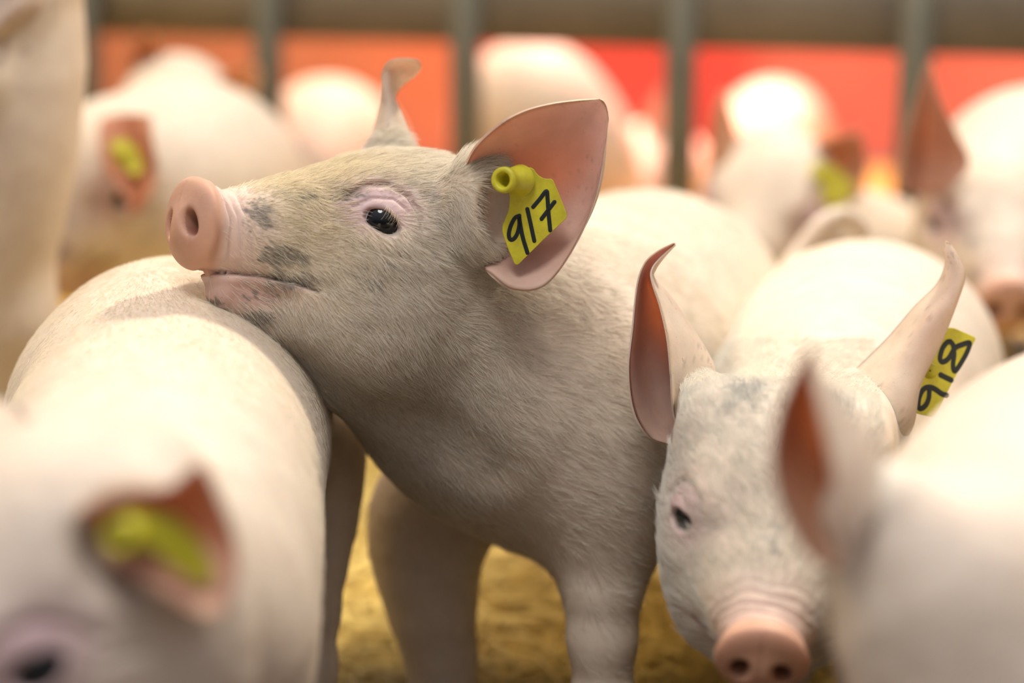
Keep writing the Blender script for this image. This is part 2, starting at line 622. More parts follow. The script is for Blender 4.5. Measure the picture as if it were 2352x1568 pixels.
def ear_sheet(rows, nu=26, nv=34, t=0.0026, flip=False, tip_round=0.0):
    """a leathery ear: rows of control points base -> tip, each across the ear; gives a closed thin shell"""
    k = len(rows[0])
    ctrl = np.array(rows, float)                      # (rows, k, 3)
    R1 = np.array([crom(r, nu) for r in ctrl])        # (rows, nu, 3)
    G = np.array([crom(R1[:, j], nv) for j in range(nu)]).transpose(1, 0, 2)   # (nv, nu, 3)
    du = np.gradient(G, axis=1); dv = np.gradient(G, axis=0)
    N = np.cross(du, dv)
    N /= np.linalg.norm(N, axis=2, keepdims=True) + 1e-9
    if flip: N = -N
    u = np.linspace(0, 1, nu)[None, :]; v = np.linspace(0, 1, nv)[:, None]
    edge = np.minimum(np.minimum(u, 1 - u) * 6, (1 - v) * 7)
    th = t * np.sqrt(np.clip(edge, 0.12, 1)) * (1.35 - 0.65 * v)
    th = np.broadcast_to(th, (nv, nu))[..., None]
    top = (G + N * th / 2).reshape(-1, 3); bot = (G - N * th / 2).reshape(-1, 3)
    # the rim itself, half a thickness outside
    idx = np.arange(nv * nu).reshape(nv, nu)
    q = np.stack([idx[:-1, :-1], idx[:-1, 1:], idx[1:, 1:], idx[1:, :-1]], -1).reshape(-1, 4)
    n0 = nv * nu
    faces = [q, (q + n0)[:, ::-1]]
    loop = np.concatenate([idx[:, 0], idx[-1, 1:], idx[::-1, -1][1:]])
    rimv = []
    ctr = G[:, nu // 2].copy()
    for r_, c_ in [(i, 0) for i in range(nv)] + [(nv - 1, j) for j in range(1, nu)] + [(i, nu - 1) for i in range(nv - 2, -1, -1)]:
        o = G[r_, c_] - (G[r_, 1] if c_ == 0 else (G[r_, -2] if c_ == nu - 1 else G[r_ - 1, c_]))
        l = np.linalg.norm(o) + 1e-9
        rimv.append(G[r_, c_] + o / l * t * 0.22)
    rimv = np.array(rimv)
    rid = 2 * n0 + np.arange(len(loop))
    a, b = loop[:-1], loop[1:]
    faces.append(np.column_stack([b, a, rid[:-1], rid[1:]]))
    faces.append(np.column_stack([a + n0, b + n0, rid[1:], rid[:-1]]))
    verts = np.vstack([top, bot, rimv])
    if flip:
        faces = [f[:, ::-1] for f in faces]
    uu = np.broadcast_to(u, (nv, nu)).ravel(); vv = np.broadcast_to(v, (nv, nu)).ravel()
    inner = np.concatenate([np.ones(n0), np.zeros(n0), np.full(len(rimv), 0.3)])
    U = np.concatenate([uu, uu, np.where(np.arange(len(rimv)) < nv, 0, 1)])
    Vv = np.concatenate([vv, vv, np.r_[np.linspace(0, 1, nv), np.ones(nu - 1), np.linspace(1, 0, nv)[1:]][:len(rimv)]])
    return verts, np.vstack(faces), inner, U, Vv, (G, N)

CREAM = np.array([0.82, 0.71, 0.575])
PINK = np.array([0.80, 0.50, 0.42])
LILAC = np.array([0.64, 0.47, 0.46])
EARIN = np.array([0.72, 0.49, 0.40])
DIRT = np.array([0.20, 0.18, 0.15])

def blob(q, c, r):
    return np.exp(-(((q - np.array(c)) / np.array(r)) ** 2).sum(1))

def head_colour(col, F, p, dirt_seed=0, dirt=1.0):
    q = F.loc(p)
    m = lambda w_, c: col * (1 - w_[:, None]) + c * w_[:, None]
    inh = (q[:, 0] > -0.03) & (q[:, 0] < 0.19) & (np.abs(q[:, 1]) < 0.08) & (np.abs(q[:, 2]) < 0.1)
    muz = np.clip(1 - (q[:, 0] - 0.018) / 0.028, 0, 1) * inh
    col = m(muz * 0.75, np.array([0.76, 0.54, 0.47]))
    disc = np.clip(1 - (q[:, 0] - 0.010) / 0.005, 0, 1) * (q[:, 2] > -0.028) * inh
    col = m(disc, np.array([0.68, 0.40, 0.28]))
    ay = q.copy(); ay[:, 1] = np.abs(ay[:, 1])
    nos = np.clip(1.5 * blob(ay, (0.003, 0.0102, -0.0005), (0.006, 0.0040, 0.0065)) * (q[:, 0] > -0.0025), 0, 1) * inh
    col = m(np.clip(nos * 1.2, 0, 1), np.array([0.22, 0.06, 0.04]))
    col = m(np.clip(1.7 * blob(ay, (EYE_C[0] - 0.003, 0.042, 0.007), (0.023, 0.02, 0.0155)), 0, 1), LILAC)
    col = m(np.clip(1.3 * blob(ay, (0.030, 0.024, -0.036), (0.022, 0.03, 0.009)), 0, 1), np.array([0.68, 0.44, 0.38]))
    lip = np.exp(-(poly2(q[:, [0, 2]], [(0.006, -0.0250), (0.034, -0.0268), (0.057, -0.0355)]) / 0.0012) ** 2) * inh * (q[:, 0] < 0.07)
    col = m(lip * 0.7, np.array([0.30, 0.16, 0.13]))
    if dirt:
        st_ = np.column_stack([q[:, 0] * 0.8 - q[:, 2] * 0.6, q[:, 1], (q[:, 0] * 0.6 + q[:, 2] * 0.8) * 2.6])
        n = 0.5 + 0.42 * vnoise(st_, 300, dirt_seed) + 0.30 * vnoise(q, 130, dirt_seed + 1) + 0.2 * vnoise(q, 620, dirt_seed + 4)
        D = 0
        for c, r, a in (((0.030, 0.026, 0.005), (0.008, 0.014, 0.012), 1.15), ((0.039, 0.030, -0.017), (0.015, 0.02, 0.006), 1.25),
                        ((0.047, 0.033, -0.030), (0.018, 0.02, 0.006), 1.15), ((0.033, 0.020, -0.050), (0.011, 0.02, 0.006), 1.15),
                        ((0.014, 0.012, -0.0435), (0.006, 0.02, 0.006), 1.1), ((0.089, 0.050, -0.028), (0.024, 0.02, 0.012), 0.75),
                        ((0.122, 0.045, 0.009), (0.016, 0.02, 0.010), 0.85), ((0.074, 0.036, 0.014), (0.012, 0.02, 0.006), 0.8),
                        ((0.055, 0.02, 0.014), (0.02, 0.02, 0.008), 0.7), ((0.035, 0.02, -0.038), (0.012, 0.02, 0.004), 0.8)):
            D = np.maximum(D, a * blob(ay, c, r))
        wgt = np.clip((D * 1.15 + n - 1.10) * 3.0, 0, 1) * dirt
        col = m(wgt * 0.8, DIRT)
    return col

def auto_leg(B, hip, rr, side, fwd, hind=False, foot_at=None, thick=1.0):
    """a leg from hip (inside the body) down to the ground"""
    hip = np.asarray(hip, float)
    foot = np.array([hip[0], hip[1], 0.0]) if foot_at is None else np.array([foot_at[0], foot_at[1], 0.0])
    L = hip[2]
    f = np.asarray(fwd, float); f = np.array([f[0], f[1], 0]); f /= np.linalg.norm(f) + 1e-9
    if hind:
        knee = hip * 0.55 + foot * 0.45 + f * 0.022
        hock = hip * 0.28 + foot * 0.72 - f * 0.020
        pts = [hip, knee, hock, foot + np.array([0, 0, 0.030]), foot + np.array([0, 0, 0.010]) + f * 0.012]
        rs = [rr, 0.030 * thick, 0.0165 * thick, 0.0135 * thick, 0.013]
    else:
        knee = hip * 0.42 + foot * 0.58 + f * 0.004
        pts = [hip, hip * 0.7 + foot * 0.3, knee, foot + np.array([0, 0, 0.030]), foot + np.array([0, 0, 0.010]) + f * 0.012]
        rs = [rr, 0.030 * thick, 0.0185 * thick, 0.0150 * thick, 0.013]
    B.chain(pts, rs, 0.025, 9, 0.006)

def smooth_ground(P3):
    q = np.array(P3, float); q[2] = 0
    return q

def make_body_object(parent, B, F, h, levels, ears, dirt_seed=0, dirt=1.0, base=CREAM, extra=None, thin=0.14, name='body', earin=EARIN, hair_zone=None):
    v, f = B.mesh(h, levels)
    nb = len(v)
    col = np.tile(base, (nb, 1))
    col = col * (1 + 0.05 * vnoise(v, 22, 4))[:, None]
    # feet: dark horn
    hoof = np.clip((0.020 - v[:, 2]) / 0.006, 0, 1)
    col = col * (1 - hoof[:, None]) + np.array([0.22, 0.17, 0.13]) * hoof[:, None]
    if F is not None:
        col = head_colour(col, F, v, dirt_seed, dirt)
    if extra is not None:
        col = extra(col, v)
    th = np.zeros(nb)
    V_, F_, C_, T_ = [v], [f], [col], [th]
    off = nb
    for E in ears:
        ev, ef, inner, U, W, _ = E
        c = np.where(inner[:, None] > 0.5, earin, CREAM * np.array([0.97, 0.93, 0.90]))
        c = np.where((inner[:, None] > 0.2) & (inner[:, None] < 0.4), (earin + CREAM) / 2, c)
        fade = np.clip(W * 4, 0, 1)[:, None]
        mot = (0.5 + 0.5 * vnoise(ev, 160, 2))[:, None]
        rim = np.clip(1 - np.minimum(U, 1 - U) * 7, 0, 1)[:, None]
        c = c * (1 - 0.35 * rim) + (CREAM * np.array([0.93, 0.78, 0.72])) * 0.35 * rim
        c = c * (0.92 + 0.12 * mot)
        sp = np.clip((vnoise(ev, 700, 8) + 0.5 * vnoise(ev, 60, 9) - 0.75) * 4, 0, 1)[:, None]
        c = c * (1 - 0.4 * sp) + DIRT * 0.4 * sp
        V_.append(ev); F_.append(ef + off); C_.append(c)
        T_.append(np.clip(W * 3, 0.15, 1) * thin + 0.22 * np.exp(-((U - 0.42) / 0.2) ** 2 - ((W - 0.5) / 0.25) ** 2) * (thin > 0.1))
        off += len(ev)
    v2 = np.vstack(V_); f2 = np.vstack(F_); c2 = np.clip(np.vstack(C_), 0.005, 0.95); t2 = np.concatenate(T_)
    o = link_mesh(name, local(parent, v2), f2, M_SKIN, parent, attrs={'col': ('FLOAT_COLOR', c2), 'thin': ('FLOAT', t2)})
    return o, v, f, col

def eyeball(parent, F, side):
    c = F(EYE_C[0], EYE_C[1] * side, EYE_C[2])
    r = EYE_R * F.s
    nu, nv = 40, 24
    vs, fs, mt = [], [], []
    look = F.y * side * F.eo[1] + F.x * (F.eo[0] + 0.10) + F.z * (F.eo[2] - 0.10)
    look /= np.linalg.norm(look)
    a = np.cross(look, F.z); a /= np.linalg.norm(a); b = np.cross(a, look)
    for i in range(nv + 1):
        th = math.pi * i / nv
        bulge = 1.0 + 0.035 * math.exp(-(th / 0.55) ** 2)
        for j in range(nu):
            ph = 2 * math.pi * j / nu
            vs.append(c + r * bulge * (math.cos(th) * look + math.sin(th) * (math.cos(ph) * a * 1.0 + math.sin(ph) * b)))
    for i in range(nv):
        for j in range(nu):
            fs.append((i * nu + j, i * nu + (j + 1) % nu, (i + 1) * nu + (j + 1) % nu, (i + 1) * nu + j))
            mt.append(0 if i < nv * 0.26 else 1)
    o = link_mesh('eye', local(parent, np.array(vs)), np.array(fs)[:, ::-1], [M_EYE, M_SCLERA], parent, face_mat=mt)
    return o

def fur(parent, B, v, f, dens, length, flow, colour, rad=5.5e-5, count=60000, lift=0.35, seed=1, name='fur', keep=None):
    """short hairs: dens(p) 0..1 thins them, flow(p) gives their lie, colour(p) their colour"""
    r = np.random.default_rng(seed)
    A = v[f]
    c = A.mean(1)
    w_ = dens(c)
    ar = 0.5 * np.linalg.norm(np.cross(A[:, 2] - A[:, 0], A[:, 3] - A[:, 1]), axis=1)
    pr = ar * w_
    pr = pr / pr.sum()
    k = r.choice(len(f), count, p=pr)
    s, t = r.random(count)[:, None], r.random(count)[:, None]
    q = A[k]
    p = (q[:, 0] * (1 - s) + q[:, 1] * s) * (1 - t) + (q[:, 3] * (1 - s) + q[:, 2] * s) * t
    n = np.empty_like(p)
    for a in range(0, count, 60000):
        n[a:a + 60000] = B.grad(p[a:a + 60000])
    n /= np.linalg.norm(n, axis=1, keepdims=True) + 1e-9
    d = flow(p, n)
    wv = np.column_stack([vnoise(p, 130, 1), vnoise(p, 130, 2), vnoise(p, 130, 3)]) * 0.35 + np.column_stack([vnoise(p, 40, 4), vnoise(p, 40, 5), vnoise(p, 40, 6)]) * 0.35
    d = d + wv + r.normal(0, 0.13, d.shape)
    d = d - (d * n).sum(1)[:, None] * n
    d /= np.linalg.norm(d, axis=1, keepdims=True) + 1e-9
    L = length(p) * r.uniform(0.55, 1.25, count)
    lf = lift * r.uniform(0.6, 1.5, count)
    npt = 5
    tt = np.linspace(0, 1, npt)
    bend = r.normal(0, 0.12, (count, 1)) * np.cross(n, d)
    pos = np.empty((count, npt, 3))
    for i, x in enumerate(tt):
        pos[:, i] = p + (L * x)[:, None] * d + (L * lf * (x - 0.55 * x * x))[:, None] * n + (L * x * x)[:, None] * bend
    pos -= np.array(parent.location)
    hc = bpy.data.hair_curves.new(name)
    hc.add_curves([npt] * count)
    hc.attributes['position'].data.foreach_set('vector', pos.astype(np.float32).ravel())
    ra = hc.attributes.get('radius') or hc.attributes.new('radius', 'FLOAT', 'POINT')
    rr = (rad * np.array([1.0, 0.95, 0.8, 0.55, 0.15]))[None, :] * r.uniform(0.7, 1.3, (count, 1))
    ra.data.foreach_set('value', rr.astype(np.float32).ravel())
    cc = np.ones((count, 4), np.float32)
    cc[:, :3] = np.clip(colour(p, r), 0.01, 0.98)
    ca = hc.attributes.new('hcol', 'FLOAT_COLOR', 'CURVE')
    ca.data.foreach_set('color', cc.ravel())
    hc.materials.append(M_FUR)
    o = bpy.data.objects.new(name, hc)
    COL.objects.link(o)
    o.parent = parent
    return o

# ------------------------------------------------------------------ ear tags
def tag_plate(parent, pts, normal, thick=0.0016, bow=0.0, name='ear_tag'):
    """pts: outline in the place; normal: towards the side with writing. Bevelled plate"""
    pts = np.array(pts, float)
    n = np.asarray(normal, float); n /= np.linalg.norm(n)
    c = pts.mean(0)
    m = len(pts)
    rings = []
    for (ins, off) in ((0.0, -0.35), (0.0, 0.35), (0.00035, 0.5)):
        d = pts - c
        l = np.linalg.norm(d, axis=1, keepdims=True)
        rings.append(pts - d / l * ins + n * thick * off)
    back = pts - (pts - c) / np.linalg.norm(pts - c, axis=1, keepdims=True) * 0.00035 - n * thick * 0.5
    vs = np.vstack([back] + rings)
    fs = [list(range(m))[::-1]]
    for r in range(3):
        for i in range(m):
            j = (i + 1) % m
            fs.append([r * m + i, r * m + j, (r + 1) * m + j, (r + 1) * m + i])
    fs.append([3 * m + i for i in range(m)])
    o = link_mesh(name, local(parent, vs), fs, M_TAG, parent, smooth=False)
    return o

def strokes(parent, root, lines, normal, width, name, off=0.0010):
    """marker strokes lying on the tag, slightly raised ribbons with round ends"""
    n = np.asarray(normal, float); n /= np.linalg.norm(n)
    vs, fs = [], []
    for ln in lines:
        s = crom(np.array(ln), max(8, 5 * len(ln)))
        t = np.gradient(s, axis=0); t /= np.linalg.norm(t, axis=1, keepdims=True) + 1e-9
        sd = np.cross(n, t)
        k0 = len(vs)
        # round caps
        pts = []
        for i in range(-3, len(s) + 3):
            j = min(max(i, 0), len(s) - 1)
            e = 0.0
            if i < 0: e = (i) / 3.0
            if i >= len(s): e = (i - len(s) + 1) / 3.0
            ctr = s[j] + t[j] * e * width / 2
            hw = width / 2 * math.sqrt(max(0.02, 1 - e * e))
            pts.append((ctr, sd[j], hw))
        for ctr, sdv, hw in pts:
            vs += [ctr + sdv * hw + n * off, ctr + sdv * hw * 0.7 + n * (off + 0.00012), ctr - sdv * hw * 0.7 + n * (off + 0.00012), ctr - sdv * hw + n * off]
        for i in range(len(pts) - 1):
            a = k0 + 4 * i
            for q in range(3):
                fs.append([a + q, a + q + 1, a + q + 5, a + q + 4])
    o = link_mesh(name, np.array(vs) - np.array(root.location), fs, M_INK, parent, smooth=True)
    return o

def lathe(parent, root, a, b, prof, name, m=M_TAG, seg=32):
    """prof: (t along a->b, radius)"""
    a = np.asarray(a, float); b = np.asarray(b, float)
    ax = (b - a); L = np.linalg.norm(ax); ax /= L
    u = np.cross(ax, np.array([0.3, 0.1, 0.9])); u /= np.linalg.norm(u)
    w_ = np.cross(ax, u)
    vs, fs = [], []
    for t, r in prof:
        for j in range(seg):
            ph = 2 * math.pi * j / seg
            vs.append(a + ax * L * t + r * (math.cos(ph) * u + math.sin(ph) * w_))
    for i in range(len(prof) - 1):
        for j in range(seg):
            fs.append([i * seg + j, i * seg + (j + 1) % seg, (i + 1) * seg + (j + 1) % seg, (i + 1) * seg + j])
    return link_mesh(name, np.array(vs) - np.array(root.location), fs, m, parent)

# ------------------------------------------------------------------ placing things
def proj(p):
    q = p - CAM
    D = q @ FWD
    return 1176 + FPX * (q @ RGT) / D, 784 - FPX * (q @ UPV) / D, D

def in_view(margin=80, front=None):
    def f(c):
        x, y, D = proj(c)
        return (x > -margin) & (x < 2352 + margin) & (y > -margin) & (y < 1568 + margin)
    return f

def px_box(x0, y0, x1, y1, dmax=9):
    def f(c):
        x, y, D = proj(c)
        return (x > x0) & (x < x1) & (y > y0) & (y < y1) & (D < dmax)
    return f

def rows(R):
    return [[P(*c) for c in r] for r in R]

def ear(R, face, nu=26, nv=34, t=0.0026):
    G = rows(R)
    E = ear_sheet(G, nu, nv, t)
    Nn = E[5][1][nv // 3, nu // 2]
    if Nn @ face < 0:
        E = ear_sheet(G, nu, nv, t, flip=True)
    return E

TOCAM = V(0, 0.1, -1)

def frame_ear(F, y):
    """an ordinary pricked ear set by the head itself"""
    R = [[(.122, .026, .026), (.140, .034, .022), (.158, .028, .012)], [(.112, .050, .046), (.140, .046, .044), (.170, .055, .018)],
         [(.116, .070, .066), (.140, .066, .064), (.166, .080, .036)], [(.128, .088, .088), (.138, .090, .086), (.150, .096, .072)],
         [(.138, .100, .098), (.140, .101, .097), (.143, .102, .094)]]
    G = [[F(a, b * y, c) for a, b, c in r] for r in R]
    E = ear_sheet(G, 16, 20, 0.003)
    if E[5][1][7, 8] @ (-F.x + F.y * y * 0.5) < 0:
        E = ear_sheet(G, 16, 20, 0.003, flip=True)
    return E

def quick_piglet(label, chain_px, head_px, back, up=(0, 1, 0), s=1.0, ears=(), legs=True, hind_shift=0, h=0.008,
                 levels=(None,), k=0.04, eyes=(1, -1), thin=0.14, face=TOCAM, dirt=0.6, seed=3, roots=(), group='piglets crowded in the pen',
                 earin=EARIN, base=CREAM, front_foot=0.0, extra_cones=(), leg_y=0.045):
    B = Body()
    pts = [P(*c[:3]) for c in chain_px]
    rs = [c[3] for c in chain_px]
    B.chain(pts, rs, k, None, 0.03)
    F = None
    if head_px is not None:
        F = Fc(P(*head_px), V(*back), V(*up), s)
        head(B, F)
        nk = 1 if len(pts) > 2 else 0
        B.cone(F(0.13, 0, -0.022), pts[0] , 0.050 * s, rs[0] * 0.8, 0.04)
    chest, rump = pts[0], pts[-1]
    ax = chest - rump; ax[2] = 0; ax /= np.linalg.norm(ax) + 1e-9
    sd = np.array([-ax[1], ax[0], 0])
    if legs:
        for y in (1, -1):
            hip = chest - ax * 0.02 + sd * leg_y * y - np.array([0, 0, rs[0] * 0.35])
            auto_leg(B, hip, rs[0] * 0.5, y, ax, False, hip + ax * 0.01)
            hip = rump + sd * leg_y * y - np.array([0, 0, rs[-1] * 0.2])
            auto_leg(B, hip, rs[-1] * 0.6, y, ax, True, hip - ax * 0.015)
    for a, b, ra, rb in extra_cones:
        B.cone(P(*a), P(*b), ra, rb, 0.015)
    for a, b, ra, rb in roots:
        B.cone(P(*a), P(*b), ra, rb, 0.015)
    base_pt = (chest + rump) / 2
    root = empty('piglet', (base_pt[0], base_pt[1], 0))
    tag(root, label, 'piglet', group)
    Es = [ear(r, face) for r in ears]
    if F is not None and len(Es) == 1: Es.append(frame_ear(F, -1))
    make_body_object(root, B, F, h, levels, Es, seed, dirt, base=base, thin=thin, earin=earin)
    if F is not None:
        for y in eyes:
            eyeball(root, F, y)
    return root, B, F

def simple_tag(root, outline, normal, stud=None, label=None):
    pts = [P(*c) for c in outline]
    t = tag_plate(root, pts, V(*normal))
    if stud:
        lathe(t, root, P(*stud[0]), P(*stud[1]), [(0, 0.0), (0, 0.005), (1, 0.0045), (1, 0.0)], 'tag_stud')
    return t

# ------------------------------------------------------------------ the setting
import bmesh as _bm
def grid_floor(name, x0, x1, y0, y1, n, zf, m):
    xs = np.linspace(x0, x1, n); ys = np.linspace(y0, y1, n)
    X, Y = np.meshgrid(xs, ys)
    v = np.column_stack([X.ravel(), Y.ravel(), zf(X.ravel(), Y.ravel())])
    i = np.arange(n * n).reshape(n, n)
    f = np.stack([i[:-1, :-1], i[:-1, 1:], i[1:, 1:], i[1:, :-1]], -1).reshape(-1, 4)
    return v, f

v, f = grid_floor('floor', -4, 4, -1.2, 5.0, 3, lambda x, y: np.full(len(x), -0.012), None)
tag(link_mesh('floor', v, f, M_FLOOR), kind='structure')
vs, fs = box_mesh((0, 4.3, 0.6), (3.25, 0.03, 0.62))
tag(link_mesh('wall_back', vs, fs, M_REDWALL, smooth=False), kind='structure')

for nm, xx in (('wall_left', -3.2), ('wall_right', 3.2)):
    vs, fs = box_mesh((xx, 1.55, 0.6), (0.03, 2.78, 0.62))
    tag(link_mesh(nm, vs, fs, M_PLANK, smooth=False), kind='structure')

def straw_z(x, y):
    p = np.column_stack([x, y, 0 * x])
    return -0.004 + 0.004 * vnoise(p, 9, 1) + 0.003 * vnoise(p, 31, 2)

def straw_bed():
    v, f = grid_floor('s', -2.6, 2.6, 0.2, 4.1, 180, straw_z, None)
    n = 15000
    x = np.where(rng.random(n) < 0.75, rng.uniform(-0.6, 0.75, n), rng.uniform(-2.2, 2.2, n))
    y = rng.uniform(1.0, 3.4, n)
    z = straw_z(x, y) + rng.uniform(0.002, 0.012, n)
    yaw = rng.uniform(0, 2 * math.pi, n)
    pit = rng.normal(0, 0.12, n)
    L = rng.uniform(0.03, 0.13, n)
    wd = rng.uniform(0.0009, 0.0021, n)
    d = np.column_stack([np.cos(yaw) * np.cos(pit), np.sin(yaw) * np.cos(pit), np.sin(pit)])
    sd = np.column_stack([-np.sin(yaw), np.cos(yaw), 0 * yaw])
    up = np.cross(d, sd); up *= np.sign(up[:, 2])[:, None]
    c = np.column_stack([x, y, z])
    bow = rng.normal(0, 0.05, n)[:, None]
    V_, F_ = [v], [f]
    off = len(v)
    segs = [-0.5, 0, 0.5]
    ring = []
    for s in segs:
        ctr = c + d * (s * L)[:, None] + sd * bow * L[:, None] * (0.25 - s * s) * 4
        for a, b in ((1, 0), (0, 0.7), (-1, 0)):
            ring.append(ctr + sd * (a * wd)[:, None] + up * (b * wd)[:, None])
    V2 = np.stack(ring, 1).reshape(-1, 3)      # 9 per straw
    b0 = off + 9 * np.arange(n)
    V_.append(V2)
    for s in range(2):
        for q in range(2):
            a = b0 + 3 * s + q
            F_.append(np.column_stack([a, a + 1, a + 4, a + 3]))
    fm = np.concatenate([np.zeros(len(f), int), np.ones(4 * n, int)])
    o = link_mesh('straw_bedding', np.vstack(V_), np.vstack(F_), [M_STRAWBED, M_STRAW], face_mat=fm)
    tag(o, 'loose golden straw bedding covering the pen floor under the piglets', 'straw', kind='stuff')
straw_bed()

def build_fence():
    Z0 = 0.0
    b = []
    for i in range(-3, 4):
        D = 2.4 - 0.103 * i
        X = -0.0557 + (0.2361 + 0.1216 * 0.103) * i
        p = P(1176 + X / D * FPX, 300, D)
        b.append(p)
    root = empty('pen_fence', (b[3][0], b[3][1], 0))
    tag(root, 'grey steel bar fence with a wide brown top rail across the back of the pen', 'fence')
    dr = b[6] - b[0]; dr[2] = 0; dr /= np.linalg.norm(dr)
    nr = np.array([-dr[1], dr[0], 0])
    R = np.column_stack([dr, nr, [0, 0, 1]])
    for p in b:
        vs, fs = box_mesh((p[0], p[1], 0.31), (0.0175, 0.012, 0.32), R, 0.004)
        link_mesh('bar', local(root, vs), fs, M_METAL, root)
    zb = P(1176, 92, 2.45)[2]
    mid = (b[0] + b[6]) / 2 + nr * 0.026
    vs, fs = box_mesh((mid[0], mid[1], zb + 0.06), (1.35, 0.014, 0.06), R, 0.003)
    link_mesh('top_rail', local(root, vs), fs, M_PLANK, root)
    vs, fs = box_mesh((mid[0], mid[1], 0.025), (1.35, 0.014, 0.02), R, 0.003)
    link_mesh('bottom_rail', local(root, vs), fs, M_PLANK, root)
build_fence()

# ------------------------------------------------------------------ piglet 917, chin on its neighbour's back
def build_917():
    B = Body()
    F = Frame(P(425, 511, 1.03), V(0.85, 0.0, 0.52), V(0, 1, 0))
    F.twist = 0.17
    head(B, F)
    # neck, trunk
    B.cone(F(0.125, 0, -0.020), P(1080, 740, 1.135), 0.052, 0.064, 0.035)
    B.cone(F(0.105, 0.006, -0.062), P(1000, 860, 1.125), 0.036, 0.052, 0.03)
    B.chain([P(1090, 750, 1.14), P(1215, 880, 1.19), P(1385, 800, 1.34), P(1535, 715, 1.52)], [0.063, 0.083, 0.090, 0.0885], 0.03, 10, 0.03)
    B.cone(P(1170, 960, 1.14), P(1290, 1010, 1.16), 0.056, 0.062, 0.035)
    B.ell(P(1420, 960, 1.13), (0.040, 0.055, 0.030), np.column_stack([RGT, UPV, -FWD]), 0.04)     # shoulder
    # front legs
    g = P(1385, 1420, 1.13)
    B.chain([P(1400, 1060, 1.15), P(1392, 1230, 1.14), P(1383, 1400, 1.135), np.array([g[0], g[1], 0.035]), np.array([g[0] - 0.01, g[1] - 0.01, 0.011])],
            [0.050, 0.029, 0.0195, 0.016, 0.014], 0.03, 10, 0.01)
    g = P(1000, 1450, 1.22)
    B.chain([P(1065, 1080, 1.235), P(985, 1210, 1.24), P(988, 1370, 1.24), np.array([g[0] + 0.004, g[1] + 0.02, 0.035]), np.array([g[0] - 0.004, g[1] + 0.012, 0.011])],
            [0.042, 0.036, 0.0270, 0.019, 0.014], 0.012, 10, 0.01)
    # hind legs
    rump = P(1535, 715, 1.52)
    ax = V(-0.6, 0, -0.8); ax[2] = 0; ax /= np.linalg.norm(ax)
    sd = np.array([-ax[1], ax[0], 0])
    for y in (1, -1):
        hip = rump + sd * 0.045 * y - np.array([0, 0, 0.02])
        auto_leg(B, hip, 0.055, y, ax, True, hip - ax * 0.015)
    # tail curl over the rump
    B.chain([P(1800, 640, 1.55), P(1835, 580, 1.56), P(1885, 515, 1.56), P(1935, 492, 1.57), P(1975, 520, 1.58), P(1992, 570, 1.59)],
            [0.0085, 0.0068, 0.0060, 0.0055, 0.0052, 0.0035], 0.012, 16, 0.003)
    thr = [P(700, 845, 1.045), P(800, 905, 1.055), P(905, 962, 1.065), P(1010, 1010, 1.07), P(1110, 1085, 1.075)]
    def groove(p):
        d = None
        for a, b in zip(thr[:-1], thr[1:]):
            e = d_cone(p, a, b, 0, 0)
            d = e if d is None else np.minimum(d, e)
        return 0.0075 * np.exp(-(d / 0.017) ** 2)
    B.disp.append(groove)
    # ear roots
    B.cone(F(0.138, 0.030, 0.006), P(1092, 470, 1.062), 0.026, 0.021, 0.02)
    B.ell(P(1108, 470, 1.050), (0.0165, 0.029, 0.020), np.column_stack([RGT, UPV, -FWD]), 0.014)
    B.ell(P(1158, 482, 1.040), (0.0135, 0.021, 0.026), np.column_stack([RGT, UPV, -FWD]), 0.006, 's')
    B.cone(F(0.130, -0.030, 0.018), P(890, 345, 1.135), 0.022, 0.0125, 0.018)
    root = empty('piglet', (P(1300, 900, 1.3)[0], P(1300, 900, 1.3)[1], 0))
    tag(root, 'pink piglet with dark-spotted face and yellow 917 tag, chin resting on its neighbour', 'piglet', 'piglets crowded in the pen')
    nearear = ear([
        [(1058, 410, 1.054), (1080, 440, 1.073), (1108, 490, 1.084), (1112, 550, 1.078), (1108, 600, 1.060)],
        [(1088, 342, 1.024), (1122, 402, 1.058), (1165, 480, 1.076), (1150, 572, 1.066), (1124, 628, 1.036)],
        [(1146, 286, 1.016), (1182, 362, 1.052), (1215, 460, 1.066), (1215, 582, 1.058), (1180, 664, 1.034)],
        [(1200, 256, 1.019), (1248, 345, 1.048), (1270, 450, 1.059), (1275, 562, 1.054), (1255, 652, 1.038)],
        [(1262, 239, 1.026), (1310, 320, 1.047), (1335, 410, 1.056), (1345, 490, 1.053), (1325, 556, 1.044)],
        [(1325, 231, 1.036), (1350, 290, 1.046), (1372, 345, 1.050), (1380, 400, 1.049), (1374, 432, 1.046)],
        [(1376, 228, 1.045), (1385, 232, 1.046), (1392, 243, 1.047), (1396, 256, 1.047), (1398, 275, 1.047)]], TOCAM, 44, 60, 0.003)
    farear = ear([
        [(830, 372, 1.145), (888, 372, 1.120), (952, 374, 1.145)],
        [(858, 300, 1.145), (893, 300, 1.128), (940, 308, 1.147)],
        [(873, 240, 1.145), (893, 244, 1.134), (923, 262, 1.147)],
        [(877, 198, 1.143), (890, 204, 1.137), (908, 232, 1.150)],
        [(880, 162, 1.138), (898, 168, 1.142), (912, 212, 1.156)],
        [(900, 138, 1.134), (922, 152, 1.146), (925, 196, 1.158)],
        [(952, 136, 1.136), (957, 150, 1.145), (948, 178, 1.154)],
        [(966, 148, 1.140), (967, 154, 1.144), (962, 164, 1.150)]], V(0, 0.3, 1), 30, 50, 0.003)
    lv = [None, in_view(30), px_box(340, 320, 1200, 1010, 1.25)]
